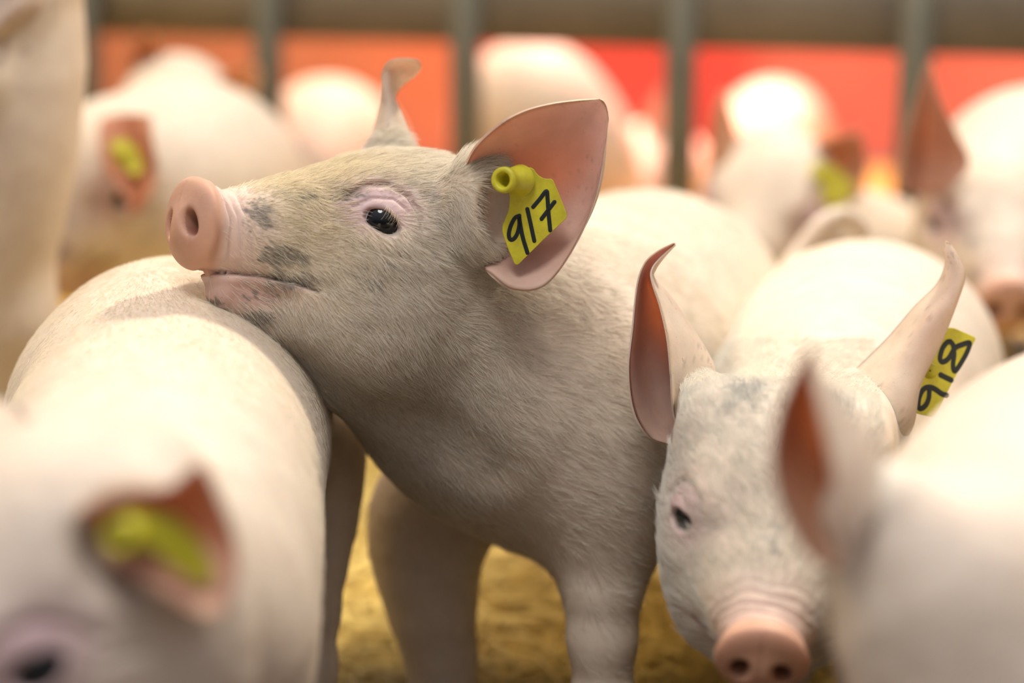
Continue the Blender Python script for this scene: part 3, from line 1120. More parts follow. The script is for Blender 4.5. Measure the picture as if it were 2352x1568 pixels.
    def extra(col, v):
        x, y, D = proj(v)
        q = F.loc(v)
        m = np.exp(-((q[:, 0] - 0.155) / 0.012) ** 2 - ((q[:, 2] + 0.038) / 0.02) ** 2) * (q[:, 1] > 0)
        col = col * (1 - 0.35 * m[:, None]) + np.array([0.50, 0.30, 0.12]) * 0.35 * m[:, None]
        return col
    o, v, f, col = make_body_object(root, B, F, 0.0056, lv, [nearear, farear], 0, 1.0, extra=extra)
    eyeball(root, F, 1); eyeball(root, F, -1)
    # fur
    def dens(p):
        q = F.loc(p); ay = q.copy(); ay[:, 1] = np.abs(ay[:, 1])
        x, y, D = proj(p)
        d = np.clip((q[:, 0] - 0.018) / 0.03, 0.03, 1)
        d = np.where((q[:, 0] < 0.012) & (q[:, 2] > -0.026), 0.0, d)
        d *= 1 - np.clip(1.5 * blob(ay, (EYE_C[0] - 0.004, 0.042, 0.006), (0.019, 0.02, 0.0135)), 0, 0.985)
        d *= 1 - 0.8 * blob(ay, (0.030, 0.022, -0.036), (0.02, 0.03, 0.007))
        head_ = np.clip((0.19 - q[:, 0]) / 0.05, 0.16, 1)
        bl = poly2(q[:, [0, 2]], [(0.074, 0.014), (0.084, 0.0205), (0.095, 0.0205), (0.104, 0.0150), (0.1085, 0.005), (0.1085, -0.003)])
        d *= 1 - 0.85 * np.exp(-(bl / 0.0022) ** 2)
        ec = np.hypot((x - 1155) / 48, (y - 482) / 75)
        d *= np.where((ec < 1) & (D < 1.08), 0.02, 1)
        d *= 1 - 0.6 * np.exp(-((x - 1095) / 30) ** 2 - ((y - 440) / 80) ** 2)
        vis = (x > 300) & (x < 1900) & (y > 200) & (y < 1568) & (D < 1.45)
        back = (q[:, 1] > -0.035)
        return d * head_ * vis * np.where(back, 1, 0.3) * np.clip((1500 - y) / 500, 0.1, 1)
    def flow(p, n):
        q = F.loc(p)
        g = np.zeros_like(p)
        w1 = np.clip((0.16 - q[:, 0]) / 0.05, 0, 1)[:, None]
        down = np.clip(0.35 + 16 * (-q[:, 2] - 0.0) , 0.0, 1.6)[:, None]
        hd = F.x - F.z * (0.25 + 0.55 * down)
        bdy = V(0.72, -0.30, 0.62)
        d = hd * w1 + bdy * (1 - w1)
        # sweep round the eye
        e = np.array([EYE_C[0], 0, 0.002])
        rel = q - e; rel[:, 1] = 0
        r = np.linalg.norm(rel, axis=1)
        wt = np.exp(-(r / 0.024) ** 2)[:, None]
        radial = (rel / (r[:, None] + 1e-6)) @ F.R.T
        return d + 1.0 * wt * radial
    def length(p):
        q = F.loc(p)
        L = 0.0050 + 0.0035 * np.clip((q[:, 0] - 0.02) / 0.08, 0, 1)
        L = np.where((q[:, 2] > 0.024) & (q[:, 0] > 0.12), L * 1.35, L)
        nearchin = blob(q, (0.02, 0, -0.04), (0.02, 0.03, 0.02))
        return L * (1 + 0.7 * nearchin)
    def colour(p, r):
        q = F.loc(p)
        base = np.tile(np.array([0.95, 0.88, 0.76]), (len(p), 1))
        tone = np.clip(blob(q, (0.055, 0.03, 0.0), (0.03, 0.05, 0.03)) + blob(q, (0.07, 0.0, 0.03), (0.06, 0.05, 0.014)), 0, 1)[:, None]
        base = base * (1 - 0.5 * tone) + np.array([0.94, 0.79, 0.46]) * 0.5 * tone
        dc = head_colour(np.tile(CREAM, (len(p), 1)), F, p, 0, 1.0)
        dk = np.clip((0.45 - dc.mean(1)) / 0.3, 0, 1)[:, None] * (r.random((len(p), 1)) < 0.65)
        base = base * (1 - 0.85 * dk) + np.array([0.10, 0.095, 0.075]) * 0.85 * dk
        rnd = r.random((len(p), 1))
        base = np.where(rnd < 0.07, base * np.array([0.62, 0.56, 0.48]), base)
        return base * r.uniform(0.85, 1.08, (len(p), 1))
    fur(root, B, v, f, dens, length, flow, colour, 7.5e-5, 120000, 0.30, 5)
    # eyelashes: pale, over the eye
    n = 24
    r = np.random.default_rng(3)
    npt = 6
    pos = np.zeros((n, npt, 3))
    for i in range(n):
        a = i / (n - 1)
        q0 = np.array([EYE_C[0] - 0.004 + 0.013 * a, EYE_C[1] + 0.0130 - 0.001 * a, 0.0088 - 0.0085 * a])
        Ls = r.uniform(0.6, 1.25); tw = r.normal(0, 0.16)
        for j in range(npt):
            t = j / (npt - 1)
            L = 0.0085 * Ls
            q = q0 + np.array([(-0.45 + 0.2 * a + tw) * L * t, 0.0025 * math.sin(t * 2.4) + 0.001, -L * t * (0.75)])
            pos[i, j] = F(*q)
    hc = bpy.data.hair_curves.new('eyelashes')
    hc.add_curves([npt] * n)
    hc.attributes['position'].data.foreach_set('vector', (pos - np.array(root.location)).astype(np.float32).ravel())
    ra = hc.attributes.get('radius') or hc.attributes.new('radius', 'FLOAT', 'POINT')
    ra.data.foreach_set('value', np.tile(np.array([8, 8, 7, 6, 4, 2]) * 1e-5, n).astype(np.float32))
    ca = hc.attributes.new('hcol', 'FLOAT_COLOR', 'CURVE')
    ca.data.foreach_set('color', np.tile(np.array([0.9, 0.78, 0.55, 1.0]), n).astype(np.float32))
    hc.materials.append(M_FUR)
    lo = bpy.data.objects.new('eyelashes', hc); COL.objects.link(lo); lo.parent = root
    # tag 917
    D0 = 1.036
    def T(x, y, dd=0.0):          # crop coordinates of the tag drawing -> the tag's plane
        X = 1040 + x / 3.135; Y = 200 + y / 3.135
        return P(X, Y, D0 + (X - 1230) * 0.00003 + (Y - 500) * 0.00002 + dd)
    out = [(500, 590), (520, 581), (545, 577), (565, 580), (585, 593), (598, 615), (620, 638), (650, 655), (680, 660), (706, 659), (722, 670), (765, 770), (817, 905), (821, 925), (816, 945),
           (650, 1100), (475, 1272), (462, 1280), (446, 1275), (405, 1180), (372, 1090), (357, 1040), (358, 1000), (380, 940), (400, 895), (409, 840), (412, 790), (404, 755), (430, 690), (465, 640)]
    nrm = np.cross(T(800, 900) - T(400, 900), T(500, 600) - T(500, 1200)); nrm /= np.linalg.norm(nrm)
    if nrm @ FWD > 0: nrm = -nrm
    tg = tag_plate(root, [T(*c) for c in out], nrm, 0.0017)
    a = T(361, 668, -0.014); b = T(478, 672, 0.0)
    rr = 0.0066
    lathe(tg, root, a, b, [(0.55, 0.0001), (0.45, 0.0036), (0.0, 0.0040), (-0.03, 0.0046), (-0.02, rr), (0.12, rr + 0.0003), (0.22, rr - 0.0006), (0.34, rr - 0.0012), (0.5, rr - 0.001), (0.62, rr + 0.0001), (0.82, rr + 0.0009), (1.0, rr + 0.0016), (1.06, rr + 0.0018)], 'tag_stud')
    rings = [T(*c) for c in [(478, 925), (446, 942), (415, 1000), (402, 1060), (412, 1095), (436, 1092), (462, 1055), (478, 990), (476, 930), (482, 975), (502, 1080), (536, 1192)]]
    one = [T(*c) for c in [(535, 877), (560, 990), (585, 1106)]]
    sev = [T(*c) for c in [(577, 862), (625, 805), (672, 748), (680, 800), (687, 900), (700, 1030)]]
    crs = [T(*c) for c in [(637, 948), (685, 885), (730, 826)]]
    strokes(tg, root, [rings, one, sev, crs], nrm, 30 / 3.135 / FPX * D0, 'handwritten_number')
    return root

# ------------------------------------------------------------------ the piglet whose back carries that chin
def build_left():
    B = Body()
    B.chain([P(300, 1420, 0.83), P(335, 1210, 0.94), P(395, 1010, 1.075), P(408, 915, 1.148)], [0.066, 0.0715, 0.0722, 0.0745], 0.03, 12, 0.03)
    B.ell(P(535, 1065, 1.12), (0.034, 0.050, 0.045), np.column_stack([RGT, UPV, -FWD]), 0.03)
    B.ell(P(205, 1010, 1.10), (0.036, 0.050, 0.045), np.column_stack([RGT, UPV, -FWD]), 0.03)
    B.cone(P(430, 1520, .83), P(470, 1640, 0.84), 0.042, 0.030, 0.03)
    F = Fc(P(105, 1345, 0.69), V(0.5, 0.8, 0.3), V(-0.61, 0.58, -0.53))
    F.eo = (-0.25, 0.80, 0.42)
    head(B, F)
    B.cone(F(0.13, 0, -0.02), P(300, 1390, 0.85), 0.045, 0.058, 0.04)
    # hind leg stretched out behind, other legs
    g = P(705, 1560, 1.16)
    B.chain([P(620, 1080, 1.16), P(730, 1010, 1.19), P(735, 1150, 1.19), P(718, 1380, 1.18), np.array([g[0], g[1], 0.03]), np.array([g[0] - .004, g[1] - .01, 0.011])],
            [0.030, 0.024, 0.0225, 0.0155, 0.0135, 0.0135], 0.02, 14, 0.01)
    h2 = P(250, 1080, 1.14)
    auto_leg(B, h2, 0.04, 1, V(-0.2, 0, -1), True)
    for xx in (250, 470):
        h3 = P(xx, 1560, 0.85)
        B.chain([h3, np.array([h3[0], h3[1] , h3[2] * 0.55]), np.array([h3[0], h3[1], 0.03]), np.array([h3[0], h3[1] - 0.01, 0.011])], [0.035, 0.022, 0.015, 0.0135], 0.03, 8, 0.008)
    # tail
    B.chain([P(405, 640, 1.19), P(430, 680, 1.215), P(440, 760, 1.23), P(432, 830, 1.235)], [0.008, 0.0055, 0.004, 0.003], 0.01, 10, 0.003)
    B.cone(F(0.135, 0.026, 0.002), P(290, 1240, 0.715), 0.024, 0.016, 0.02)
    B.ell(P(300, 1245, 0.648), (0.0165, 0.0150, 0.026), np.column_stack([RGT, UPV, -FWD]), 0.010, 's')
    root = empty('piglet', (P(330, 1210, 0.95)[0], P(330, 1210, 0.95)[1], 0))
    tag(root, 'cream piglet with another piglet\'s chin resting on its rump, blurred tagged ear in front', 'piglet', 'piglets crowded in the pen')
    E = ear([
        [(188, 1165, 0.640), (195, 1200, 0.646), (210, 1240, 0.648), (230, 1280, 0.645), (262, 1310, 0.638)],
        [(275, 1132, 0.640), (295, 1180, 0.664), (312, 1235, 0.664), (330, 1300, 0.656), (345, 1348, 0.636)],
        [(385, 1118, 0.645), (390, 1170, 0.666), (400, 1240, 0.664), (415, 1320, 0.656), (425, 1398, 0.640)],
        [(458, 1066, 0.650), (465, 1150, 0.660), (475, 1245, 0.662), (480, 1340, 0.655), (482, 1415, 0.645)],
        [(500, 1140, 0.655), (515, 1190, 0.659), (525, 1260, 0.661), (525, 1330, 0.657), (518, 1398, 0.651)],
        [(530, 1215, 0.657), (540, 1245, 0.658), (545, 1280, 0.658), (545, 1320, 0.656), (540, 1355, 0.654)]], TOCAM, 30, 40, 0.003)
    # the other ear, out of frame
    E2 = frame_ear(F, -1)
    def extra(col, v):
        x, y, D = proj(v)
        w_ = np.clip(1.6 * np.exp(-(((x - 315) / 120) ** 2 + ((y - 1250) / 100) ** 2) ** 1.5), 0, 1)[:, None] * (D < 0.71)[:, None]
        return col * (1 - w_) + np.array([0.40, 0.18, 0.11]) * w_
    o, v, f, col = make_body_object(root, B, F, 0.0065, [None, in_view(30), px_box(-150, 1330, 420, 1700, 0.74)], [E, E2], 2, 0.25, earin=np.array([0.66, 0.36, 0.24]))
    eyeball(root, F, 1); eyeball(root, F, -1)
    t = simple_tag(root, [(250, 1215, 0.6410), (300, 1172, 0.6400), (345, 1185, 0.6400), (400, 1190, 0.6410), (455, 1240, 0.6450), (498, 1320, 0.6490), (470, 1345, 0.6480), (390, 1300, 0.6440), (350, 1255, 0.6410), (290, 1278, 0.6400)], (0.15, 0.1, -1))
    lathe(t, root, P(272, 1232, 0.6270), P(300, 1225, 0.6430), [(0.3, 0.001), (0.1, 0.003), (0, 0.0032), (0, 0.0055), (1, 0.006), (1.02, 0.001)], 'tag_stud')
    def dens(p):
        x, y, D = proj(p)
        return ((x > -30) & (x < 760) & (y > 560) & (y < 1568)) * np.clip((D - 0.86) / 0.16, 0.02, 1)
    whorl = P(340, 715, 1.09)
    def flow(p, n):
        rel = p - whorl
        r = np.linalg.norm(rel, axis=1, keepdims=True)
        rad = rel / (r + 1e-6)
        back = V(0.05, -0.25, -1.0)
        return back * np.clip(r / 0.08, 0, 1) * 0.9 + rad * np.exp(-(r / 0.07)) * 2.2 + np.array([0, 0, -0.5]) * np.clip(r / 0.1, 0, 1)
    fur(root, B, v, f, dens, lambda p: np.full(len(p), 0.0062), flow,
        lambda p, r: np.tile(np.array([0.93, 0.83, 0.66]), (len(p), 1)) * r.uniform(0.85, 1.06, (len(p), 1)), 6.5e-5, 70000, 0.28, 8)
    return root

# ------------------------------------------------------------------ piglet 918 facing the camera
def build_918():
    B = Body()
    F = Frame(P(1748, 1530, 0.90), V(0.20, 0.80, 0.86), V(0, 0.75, -0.66), 0.93)
    F.eo = (-0.58, 0.80, 0.22)
    head(B, F)
    B.cone(F(0.13, 0, -0.02), P(1900, 1010, 1.20), 0.050, 0.070, 0.03)
    B.chain([P(1900, 1010, 1.20), P(1950, 920, 1.32), P(1995, 846, 1.43)], [0.072, 0.084, 0.0875], 0.03, 8, 0.03)
    for c, hd in (((1800, 1180, 1.2), False), ((2010, 1200, 1.2), False), ((1930, 900, 1.45), True), ((2080, 900, 1.45), True)):
        hip = P(*c)
        auto_leg(B, hip, 0.045, 1, V(-0.1, 0, -1), hd)
    B.cone(F(0.148, -0.034, 0.012), P(1598, 890, 1.070), 0.020, 0.011, 0.02)
    B.cone(F(0.148, 0.034, 0.012), P(1990, 930, 1.095), 0.020, 0.011, 0.02)
    root = empty('piglet', (P(1950, 920, 1.3)[0], P(1950, 920, 1.3)[1], 0))
    tag(root, 'white piglet facing the camera with yellow 918 tag and raised thin-tipped ears', 'piglet', 'piglets crowded in the pen')
    left = ear([
        [(1536, 1022, 1.060), (1545, 1000, 1.082), (1580, 960, 1.090), (1622, 900, 1.075), (1600, 925, 1.055), (1560, 1000, 1.045)],
        [(1490, 1003, 1.050), (1515, 950, 1.085), (1570, 880, 1.095), (1635, 850, 1.078), (1600, 870, 1.056), (1545, 940, 1.040)],
        [(1455, 945, 1.048), (1490, 890, 1.085), (1545, 820, 1.095), (1612, 800, 1.078), (1590, 810, 1.058), (1540, 860, 1.038)],
        [(1443, 850, 1.050), (1470, 810, 1.082), (1515, 760, 1.092), (1572, 742, 1.078), (1570, 752, 1.062), (1532, 778, 1.042)],
        [(1453, 750, 1.056), (1470, 730, 1.078), (1500, 700, 1.085), (1532, 680, 1.076), (1535, 690, 1.066), (1516, 705, 1.052)],
        [(1463, 655, 1.062), (1472, 655, 1.073), (1485, 650, 1.078), (1497, 640, 1.074), (1500, 640, 1.070), (1497, 645, 1.060)],
        [(1480, 605, 1.066), (1484, 612, 1.072), (1492, 616, 1.074), (1500, 618, 1.072), (1502, 619, 1.069), (1498, 616, 1.064)],
        [(1510, 577, 1.068), (1512, 582, 1.071), (1516, 588, 1.072), (1520, 592, 1.071), (1521, 592, 1.070), (1519, 590, 1.067)],
        [(1548, 558, 1.069), (1549, 559, 1.070), (1550, 561, 1.071), (1551, 563, 1.071), (1551, 563, 1.070), (1551, 562, 1.069)]], V(-0.9, 0, -0.5), 40, 50, 0.0026)
    right = ear([
        [(1925, 885, 1.090), (1985, 960, 1.060), (2020, 1030, 1.055), (2042, 1050, 1.085)],
        [(1985, 830, 1.090), (2040, 880, 1.060), (2075, 950, 1.055), (2094, 985, 1.080)],
        [(2040, 775, 1.092), (2080, 815, 1.066), (2105, 870, 1.062), (2114, 884, 1.080)],
        [(2100, 705, 1.094), (2128, 735, 1.074), (2145, 765, 1.072), (2160, 790, 1.084)],
        [(2150, 655, 1.094), (2170, 675, 1.082), (2188, 690, 1.080), (2198, 695, 1.088)],
        [(2170, 610, 1.092), (2185, 620, 1.086), (2203, 630, 1.086), (2216, 632, 1.092)],
        [(2168, 575, 1.091), (2178, 580, 1.088), (2190, 588, 1.088), (2202, 592, 1.091)],
        [(2172, 556, 1.090), (2175, 556, 1.089), (2179, 558, 1.089), (2184, 562, 1.090)]], V(0.5, 0, 1), 34, 44, 0.0026)
    def extra(col, v):
        q = F.loc(v); ay = q.copy(); ay[:, 1] = np.abs(ay[:, 1])
        n = 0.5 + 0.5 * vnoise(v, 300, 9)
        D = np.maximum(blob(ay, (0.150, 0.022, 0.035), (0.022, 0.014, 0.02)), 0.6 * blob(ay, (0.06, 0.0, 0.03), (0.02, 0.012, 0.02)))
        w_ = np.clip((D * 1.2 + n - 1.0) * 2, 0, 1)[:, None] * 0.6
        # dried mud on the back
        x, y, Dp = proj(v)
        mud = np.exp(-((x - 1850) / 70) ** 2 - ((y - 775) / 16) ** 2) * (Dp > 1.15) * np.clip(vnoise(v, 260, 4) * 2, 0, 1)
        col = col * (1 - w_) + np.array([0.22, 0.24, 0.22]) * w_
        return col * (1 - 0.6 * mud[:, None]) + np.array([0.55, 0.35, 0.16]) * 0.6 * mud[:, None]
    o, v, f, col = make_body_object(root, B, F, 0.0062, [None, in_view(20), px_box(1480, 800, 2100, 1568, 1.15)], [left, right], 6, 0.25, extra=extra)
    eyeball(root, F, 1); eyeball(root, F, -1)
    D0 = 1.092
    def T(x, y, dd=0.0):
        X = 2050 + x / 6.032; Y = 720 + y / 6.032
        return P(X, Y, D0 + (X - 2170) * 0.00012 + dd)
    out = [(420, 420), (520, 350), (740, 200), (800, 192), (860, 205), (1120, 318), (1145, 345), (1130, 380), (900, 800), (740, 1110), (600, 1400), (575, 1435), (545, 1435), (360, 1390), (250, 1350), (200, 1250), (300, 800)]
    nrm = np.cross(T(800, 900) - T(400, 900), T(500, 600) - T(500, 1200)); nrm /= np.linalg.norm(nrm)
    if nrm @ FWD > 0: nrm = -nrm
    tg = tag_plate(root, [T(*c) for c in out], nrm, 0.0017)
    eight = [T(*c) for c in [(790, 390), (740, 400), (680, 480), (645, 600), (655, 655), (700, 665), (770, 610), (850, 480), (950, 430), (1045, 405), (1050, 450), (990, 590), (870, 780), (830, 770), (825, 680), (840, 560), (825, 440), (790, 390)]]
    one = [T(*c) for c in [(650, 848), (725, 885), (800, 920)]]
    dot = [T(*c) for c in [(548, 765), (540, 845)]]
    nine = [T(*c) for c in [(740, 1135), (660, 1105), (590, 1055), (510, 1020), (430, 1035), (375, 1110), (345, 1220), (350, 1300), (395, 1310), (450, 1260), (485, 1180), (495, 1080), (490, 1030)]]
    strokes(tg, root, [eight, one, nine], nrm, 78 / 6.032 / FPX * D0, 'handwritten_number')
    lathe(tg, root, T(520, 790, -0.003), T(520, 790, 0.004), [(0, 0.0005), (0, 0.0042), (1, 0.0046)], 'tag_stud')
    def dens(p):
        q = F.loc(p); ay = q.copy(); ay[:, 1] = np.abs(ay[:, 1])
        x, y, D = proj(p)
        d = np.clip((q[:, 0] - 0.02) / 0.03, 0.03, 1) * (q[:, 0] > 0.012)
        d *= 1 - np.clip(1.3 * blob(ay, (EYE_C[0] - 0.003, 0.040, 0.004), (0.016, 0.02, 0.0125)), 0, 0.99)
        return d * ((x > 1480) & (x < 2130) & (y > 780) & (y < 1568) & (D < 1.22)) * (q[:, 1] < 0.05) * ~((x < 1562) & (y < 1030))
    def flow(p, n):
        q = F.loc(p)
        s = np.sign(q[:, 1])[:, None] * np.clip(np.abs(q[:, 1]) / 0.03, 0, 1)[:, None]
        return F.x + s * F.y * 0.35
    def colour(p, r):
        base = np.tile(np.array([0.93, 0.89, 0.78]), (len(p), 1))
        c = extra(np.tile(CREAM, (len(p), 1)), p)
        dk = np.clip((0.6 - c.mean(1)) / 0.3, 0, 1)[:, None]
        base = base * (1 - 0.6 * dk) + np.array([0.2, 0.21, 0.2]) * 0.6 * dk
        return base * r.uniform(0.8, 1.05, (len(p), 1))
    fur(root, B, v, f, dens, lambda p: np.full(len(p), 0.0095), flow, colour, 8.0e-5, 45000, 0.30, 9)
    return root

# ------------------------------------------------------------------ blurred piglet at the lower right
def build_right():
    B = Body()
    F = Fc(P(2270, 1450, 0.70), V(0.25, 0.85, 0.35), V(-0.39, 0.40, -0.70), 0.88)
    head(B, F)
    B.cone(P(2250, 1410, 0.705), P(2350, 1300, 0.76), 0.038, 0.050, 0.04)
    B.chain([P(2350, 1290, 0.76), P(2490, 1215, 0.86), P(2590, 1150, 1.0), P(2640, 1110, 1.1)], [0.050, 0.070, 0.075, 0.076], 0.04, 10, 0.03)
    for c, hd in (((2350, 1400, 0.82), False), ((2580, 1400, 0.82), False), ((2500, 1200, 1.1), True), ((2700, 1200, 1.1), True)):
        auto_leg(B, P(*c), 0.042, 1, V(-0.3, 0, -1), hd)
    B.cone(P(2120, 1330, 0.69), P(2015, 1190, 0.69), 0.028, 0.020, 0.025)
    root = empty('piglet', (P(2470, 1140, .86)[0], P(2470, 1140, .86)[1], 0))
    tag(root, 'very blurred untagged piglet in front of the 918 piglet, raised ear brown-orange inside', 'piglet', 'piglets crowded in the pen')
    E = ear([
        [(1915, 1310, 0.675), (1940, 1290, 0.697), (1990, 1230, 0.703), (2050, 1140, 0.690), (2010, 1170, 0.670), (1940, 1270, 0.660)],
        [(1850, 1262, 0.670), (1890, 1230, 0.697), (1960, 1150, 0.705), (2040, 1095, 0.690), (1990, 1120, 0.670), (1925, 1200, 0.655)],
        [(1797, 1165, 0.670), (1840, 1130, 0.697), (1910, 1060, 0.705), (1995, 1035, 0.690), (1965, 1050, 0.672), (1918, 1110, 0.657)],
        [(1773, 1060, 0.673), (1810, 1030, 0.695), (1870, 980, 0.701), (1945, 960, 0.690), (1930, 970, 0.677), (1900, 1010, 0.663)],
        [(1787, 950, 0.678), (1815, 930, 0.691), (1850, 900, 0.697), (1895, 882, 0.690), (1892, 890, 0.681), (1878, 920, 0.672)],
        [(1825, 860, 0.683), (1838, 855, 0.688), (1852, 848, 0.690), (1870, 840, 0.688), (1869, 843, 0.685), (1865, 850, 0.681)],
        [(1858, 800, 0.686), (1861, 799, 0.687), (1864, 798, 0.687), (1867, 798, 0.687), (1867, 798, 0.686), (1866, 799, 0.685)]], V(-0.9, 0, -0.5), 32, 40, 0.003)
    E2 = frame_ear(F, 1)
    make_body_object(root, B, F, 0.0075, [None], [E, E2], 5, 0.2, earin=np.array([0.66, 0.36, 0.22]))
    eyeball(root, F, 1); eyeball(root, F, -1)
    return root

def build_rearing():
    B = Body()
    B.chain([P(-70, 40, 1.42), P(-90, 250, 1.43), P(-125, 480, 1.45), P(-165, 720, 1.47)], [0.066, 0.072, 0.072, 0.066], 0.03, 10, 0.03)
    F = Fc(P(-40, -130, 1.40), V(0.93, 0.05, 0.25), V(0, 1, 0))
    head(B, F)
    B.cone(F(0.13, 0, -0.02), P(-45, 40, 1.42), 0.050, 0.062, 0.04)
    for y in (-1, 1):
        hip = P(-120 + 110 * y, 740, 1.47)
        auto_leg(B, hip, 0.045, y, V(-1, 0, -0.1), True)
        B.chain([P(-150, 180 + 20 * y, 1.38 + 0.04 * y), P(-300, 300, 1.36 + 0.05 * y), P(-420, 330, 1.35 + 0.05 * y), P(-480, 350, 1.35 + .05 * y)], [0.035, 0.022, 0.015, 0.013], 0.03, 8, 0.008)
    root = empty('piglet', (P(-100, 700, 1.45)[0], P(-100, 700, 1.45)[1], 0))
    tag(root, 'blurred pale piglet rearing upright at the edge, taller than all the others', 'piglet', 'piglets crowded in the pen')
    E = ear([
        [(20, -100, 1.36), (60, -110, 1.345), (110, -90, 1.365)],
        [(0, -10, 1.36), (50, -20, 1.34), (115, 0, 1.36)],
        [(-40, 60, 1.35), (10, 40, 1.335), (60, 55, 1.35)],
        [(-70, 110, 1.345), (-50, 112, 1.34), (-20, 108, 1.345)]], V(0, 0, 1), 20, 26, 0.003)
    make_body_object(root, B, F, 0.008, [None], [E, frame_ear(F, -1)], 5, 0.3)
    eyeball(root, F, 1); eyeball(root, F, -1)

build_917()
build_left()
build_918()
build_right()
build_rearing()

# ------------------------------------------------------------------ piglets behind, inside the fence
r, B_, F_ = quick_piglet('blurred white piglet behind the 917 piglet\'s snout, tagged orange ear hanging over its cheek',
    [(350, 440, 1.80, 0.080), (425, 425, 1.87, 0.086), (490, 430, 1.97, 0.084)], (225, 395, 1.75), (0.35, 0.75, 0.4), (-0.3, 0.6, -0.6), 1.05,
    ears=[[[(232, 275, 1.69), (285, 264, 1.70), (345, 266, 1.69)], [(228, 320, 1.675), (290, 320, 1.692), (352, 330, 1.675)], [(240, 390, 1.665), (300, 395, 1.68), (360, 400, 1.675)], [(285, 450, 1.665), (310, 455, 1.67), (345, 450, 1.665)], [(300, 492, 1.665), (305, 495, 1.665), (312, 492, 1.665)]],
          [[(120, 260, 1.80), (90, 270, 1.79), (70, 300, 1.79)], [(90, 220, 1.80), (60, 240, 1.79), (40, 280, 1.79)], [(40, 220, 1.80), (30, 230, 1.80), (20, 250, 1.80)]]],
    roots=[((250, 330, 1.76), (285, 310, 1.74), 0.022, 0.014)], earin=np.array([0.50, 0.19, 0.09]), thin=0.15)
simple_tag(r, [(252, 325, 1.665), (290, 318, 1.665), (318, 345, 1.66), (330, 385, 1.66), (312, 405, 1.655), (285, 388, 1.66), (262, 370, 1.66)], (0, 0.1, -1), ((272, 352, 1.645), (275, 350, 1.665)))

r, B_, F_ = quick_piglet('blurred piglet by the fence, head and two ears showing above another piglet\'s white back',
    [(400, 420, 2.18, 0.080), (430, 400, 2.28, 0.082), (470, 380, 2.36, 0.080)], (400, 275, 2.10), (0.1, 0.8, 0.5), (0, 0.5, -0.8), 1.15,
    ears=[[[(310, 200, 2.10), (335, 190, 2.12), (365, 190, 2.10)], [(300, 140, 2.09), (335, 130, 2.12), (372, 140, 2.09)], [(318, 95, 2.08), (338, 90, 2.10), (362, 95, 2.08)], [(335, 68, 2.08), (340, 66, 2.08), (348, 68, 2.08)]],
          [[(475, 215, 2.10), (500, 230, 2.12), (520, 255, 2.10)], [(505, 180, 2.09), (535, 205, 2.11), (560, 245, 2.09)], [(550, 158, 2.08), (570, 180, 2.09), (585, 215, 2.08)], [(592, 150, 2.08), (596, 158, 2.08), (598, 170, 2.08)]]],
    earin=np.array([0.85, 0.44, 0.20]))
simple_tag(r, [(500, 205, 2.07), (540, 200, 2.07), (570, 230, 2.07), (565, 262, 2.07), (520, 250, 2.07)], (0, 0.1, -1))

r, B_, F_ = quick_piglet('blurred piglet beside a dark fence bar, thin ear up and tagged ear spread wide',
    [(1920, 620, 1.97, 0.068), (1970, 640, 2.02, 0.074), (2015, 660, 2.07, 0.075)], (1765, 445, 1.90), (0.33, 0.72, 0.5), (0, 0.7, -0.5), 1.1,
    ears=[[[(1625, 395, 1.90), (1665, 380, 1.88), (1715, 370, 1.90)], [(1632, 315, 1.90), (1662, 310, 1.885), (1698, 320, 1.90)], [(1642, 250, 1.90), (1660, 250, 1.89), (1680, 258, 1.90)], [(1660, 205, 1.90), (1664, 203, 1.90), (1668, 205, 1.90)]],
          [[(1850, 345, 1.90), (1870, 400, 1.93), (1880, 470, 1.90)], [(1885, 325, 1.88), (1905, 390, 1.91), (1930, 470, 1.88)], [(1935, 310, 1.87), (1955, 370, 1.89), (1975, 450, 1.87)], [(1974, 298, 1.87), (1985, 340, 1.87), (1992, 390, 1.87)]]],
    earin=np.array([0.58, 0.30, 0.17]), roots=[((1830, 400, 1.92), (1860, 400, 1.92), 0.022, 0.018)])
simple_tag(r, [(1850, 385, 1.865), (1880, 372, 1.865), (1925, 388, 1.86), (1962, 425, 1.858), (1950, 460, 1.858), (1912, 478, 1.86), (1870, 445, 1.865)], (0, 0.1, -1), ((1875, 400, 1.85), (1880, 402, 1.866)))

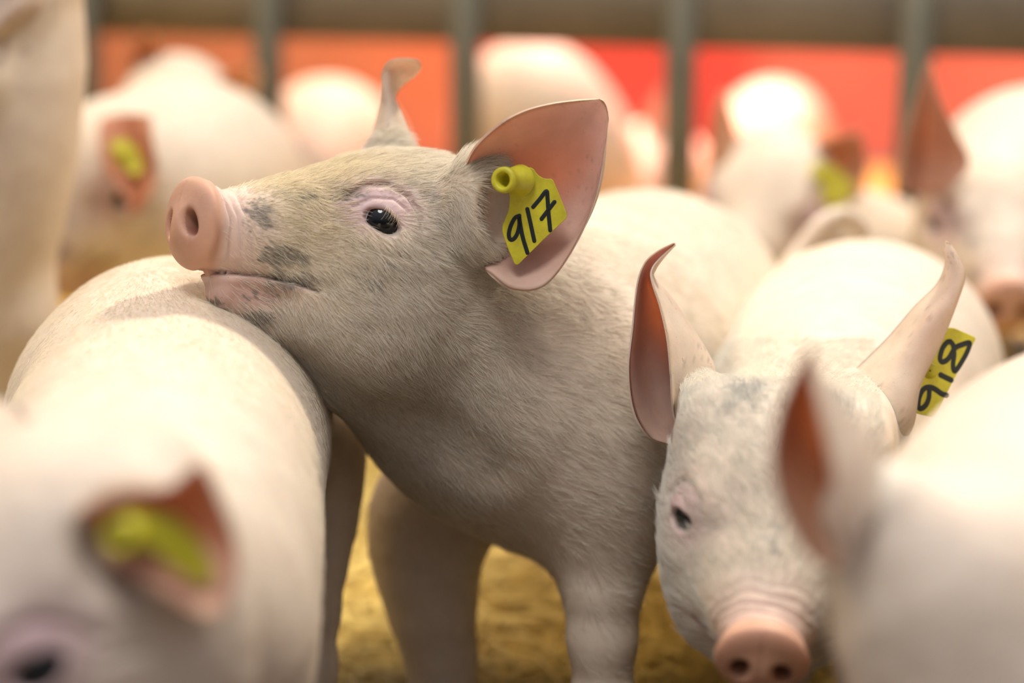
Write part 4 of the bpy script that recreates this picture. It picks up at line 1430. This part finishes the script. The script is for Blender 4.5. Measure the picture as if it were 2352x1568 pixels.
r, B_, F_ = quick_piglet('blurred cream piglet at the right edge, tall pointed untagged ear before the fence bar',
    [(2330, 500, 1.77, 0.074), (2360, 440, 1.86, 0.082), (2390, 425, 1.94, 0.082)], (2290, 480, 1.66), (0.10, 0.62, 0.66), (0.0, 0.66, -0.62), 1.1,
    ears=[[[(2068, 430, 1.60), (2120, 450, 1.63), (2175, 440, 1.60)], [(2070, 360, 1.59), (2125, 370, 1.63), (2225, 375, 1.60)], [(2085, 290, 1.59), (2130, 290, 1.62), (2195, 300, 1.60)], [(2105, 220, 1.60), (2130, 220, 1.61), (2160, 225, 1.60)], [(2128, 145, 1.60), (2132, 143, 1.60), (2138, 146, 1.60)]],
          [[(2440, 400, 1.62), (2480, 420, 1.60), (2500, 480, 1.62)], [(2500, 330, 1.62), (2540, 370, 1.60), (2560, 430, 1.62)], [(2590, 280, 1.62), (2595, 290, 1.62), (2600, 300, 1.62)]]],
    earin=np.array([0.62, 0.34, 0.22]), roots=[((2210, 470, 1.66), (2150, 445, 1.65), 0.020, 0.010)])

# ------------------------------------------------------------------ piglets beyond the fence under the red lamps
G2 = 'piglets beyond the fence'
quick_piglet('small cream piglet back glowing orange beyond the fence, behind the 917 piglet\'s forehead',
    [(700, 400, 2.72, 0.066), (735, 325, 2.80, 0.074), (790, 320, 2.88, 0.070)], None, None, legs=True, group=G2)
quick_piglet('large glaring white piglet beyond the fence, directly behind the 917 piglet\'s tagged ear',
    [(1215, 270, 2.75, 0.105), (1265, 380, 2.78, 0.108), (1300, 440, 2.85, 0.10)], None, None, legs=True, group=G2, leg_y=0.06)
quick_piglet('pinkish piglet with pricked ear beyond the fence, beside the large glaring white one',
    [(1500, 400, 3.10, 0.07), (1510, 405, 3.2, 0.075), (1515, 410, 3.32, 0.075)], (1478, 370, 2.95), (0.15, 0.5, 0.6), (0, 1, 0), 0.9,
    ears=[[[(1480, 330, 2.93), (1500, 325, 2.94), (1525, 335, 2.93)], [(1482, 270, 2.92), (1505, 270, 2.93), (1535, 290, 2.92)], [(1518, 205, 2.92), (1523, 206, 2.92), (1528, 212, 2.92)]]], group=G2)
quick_piglet('peach-lit piglet far beyond the fence, above the piglet whose tagged ear is spread',
    [(1760, 310, 3.55, 0.075), (1775, 300, 3.65, 0.078), (1795, 300, 3.75, 0.075)], None, None, legs=True, group=G2)
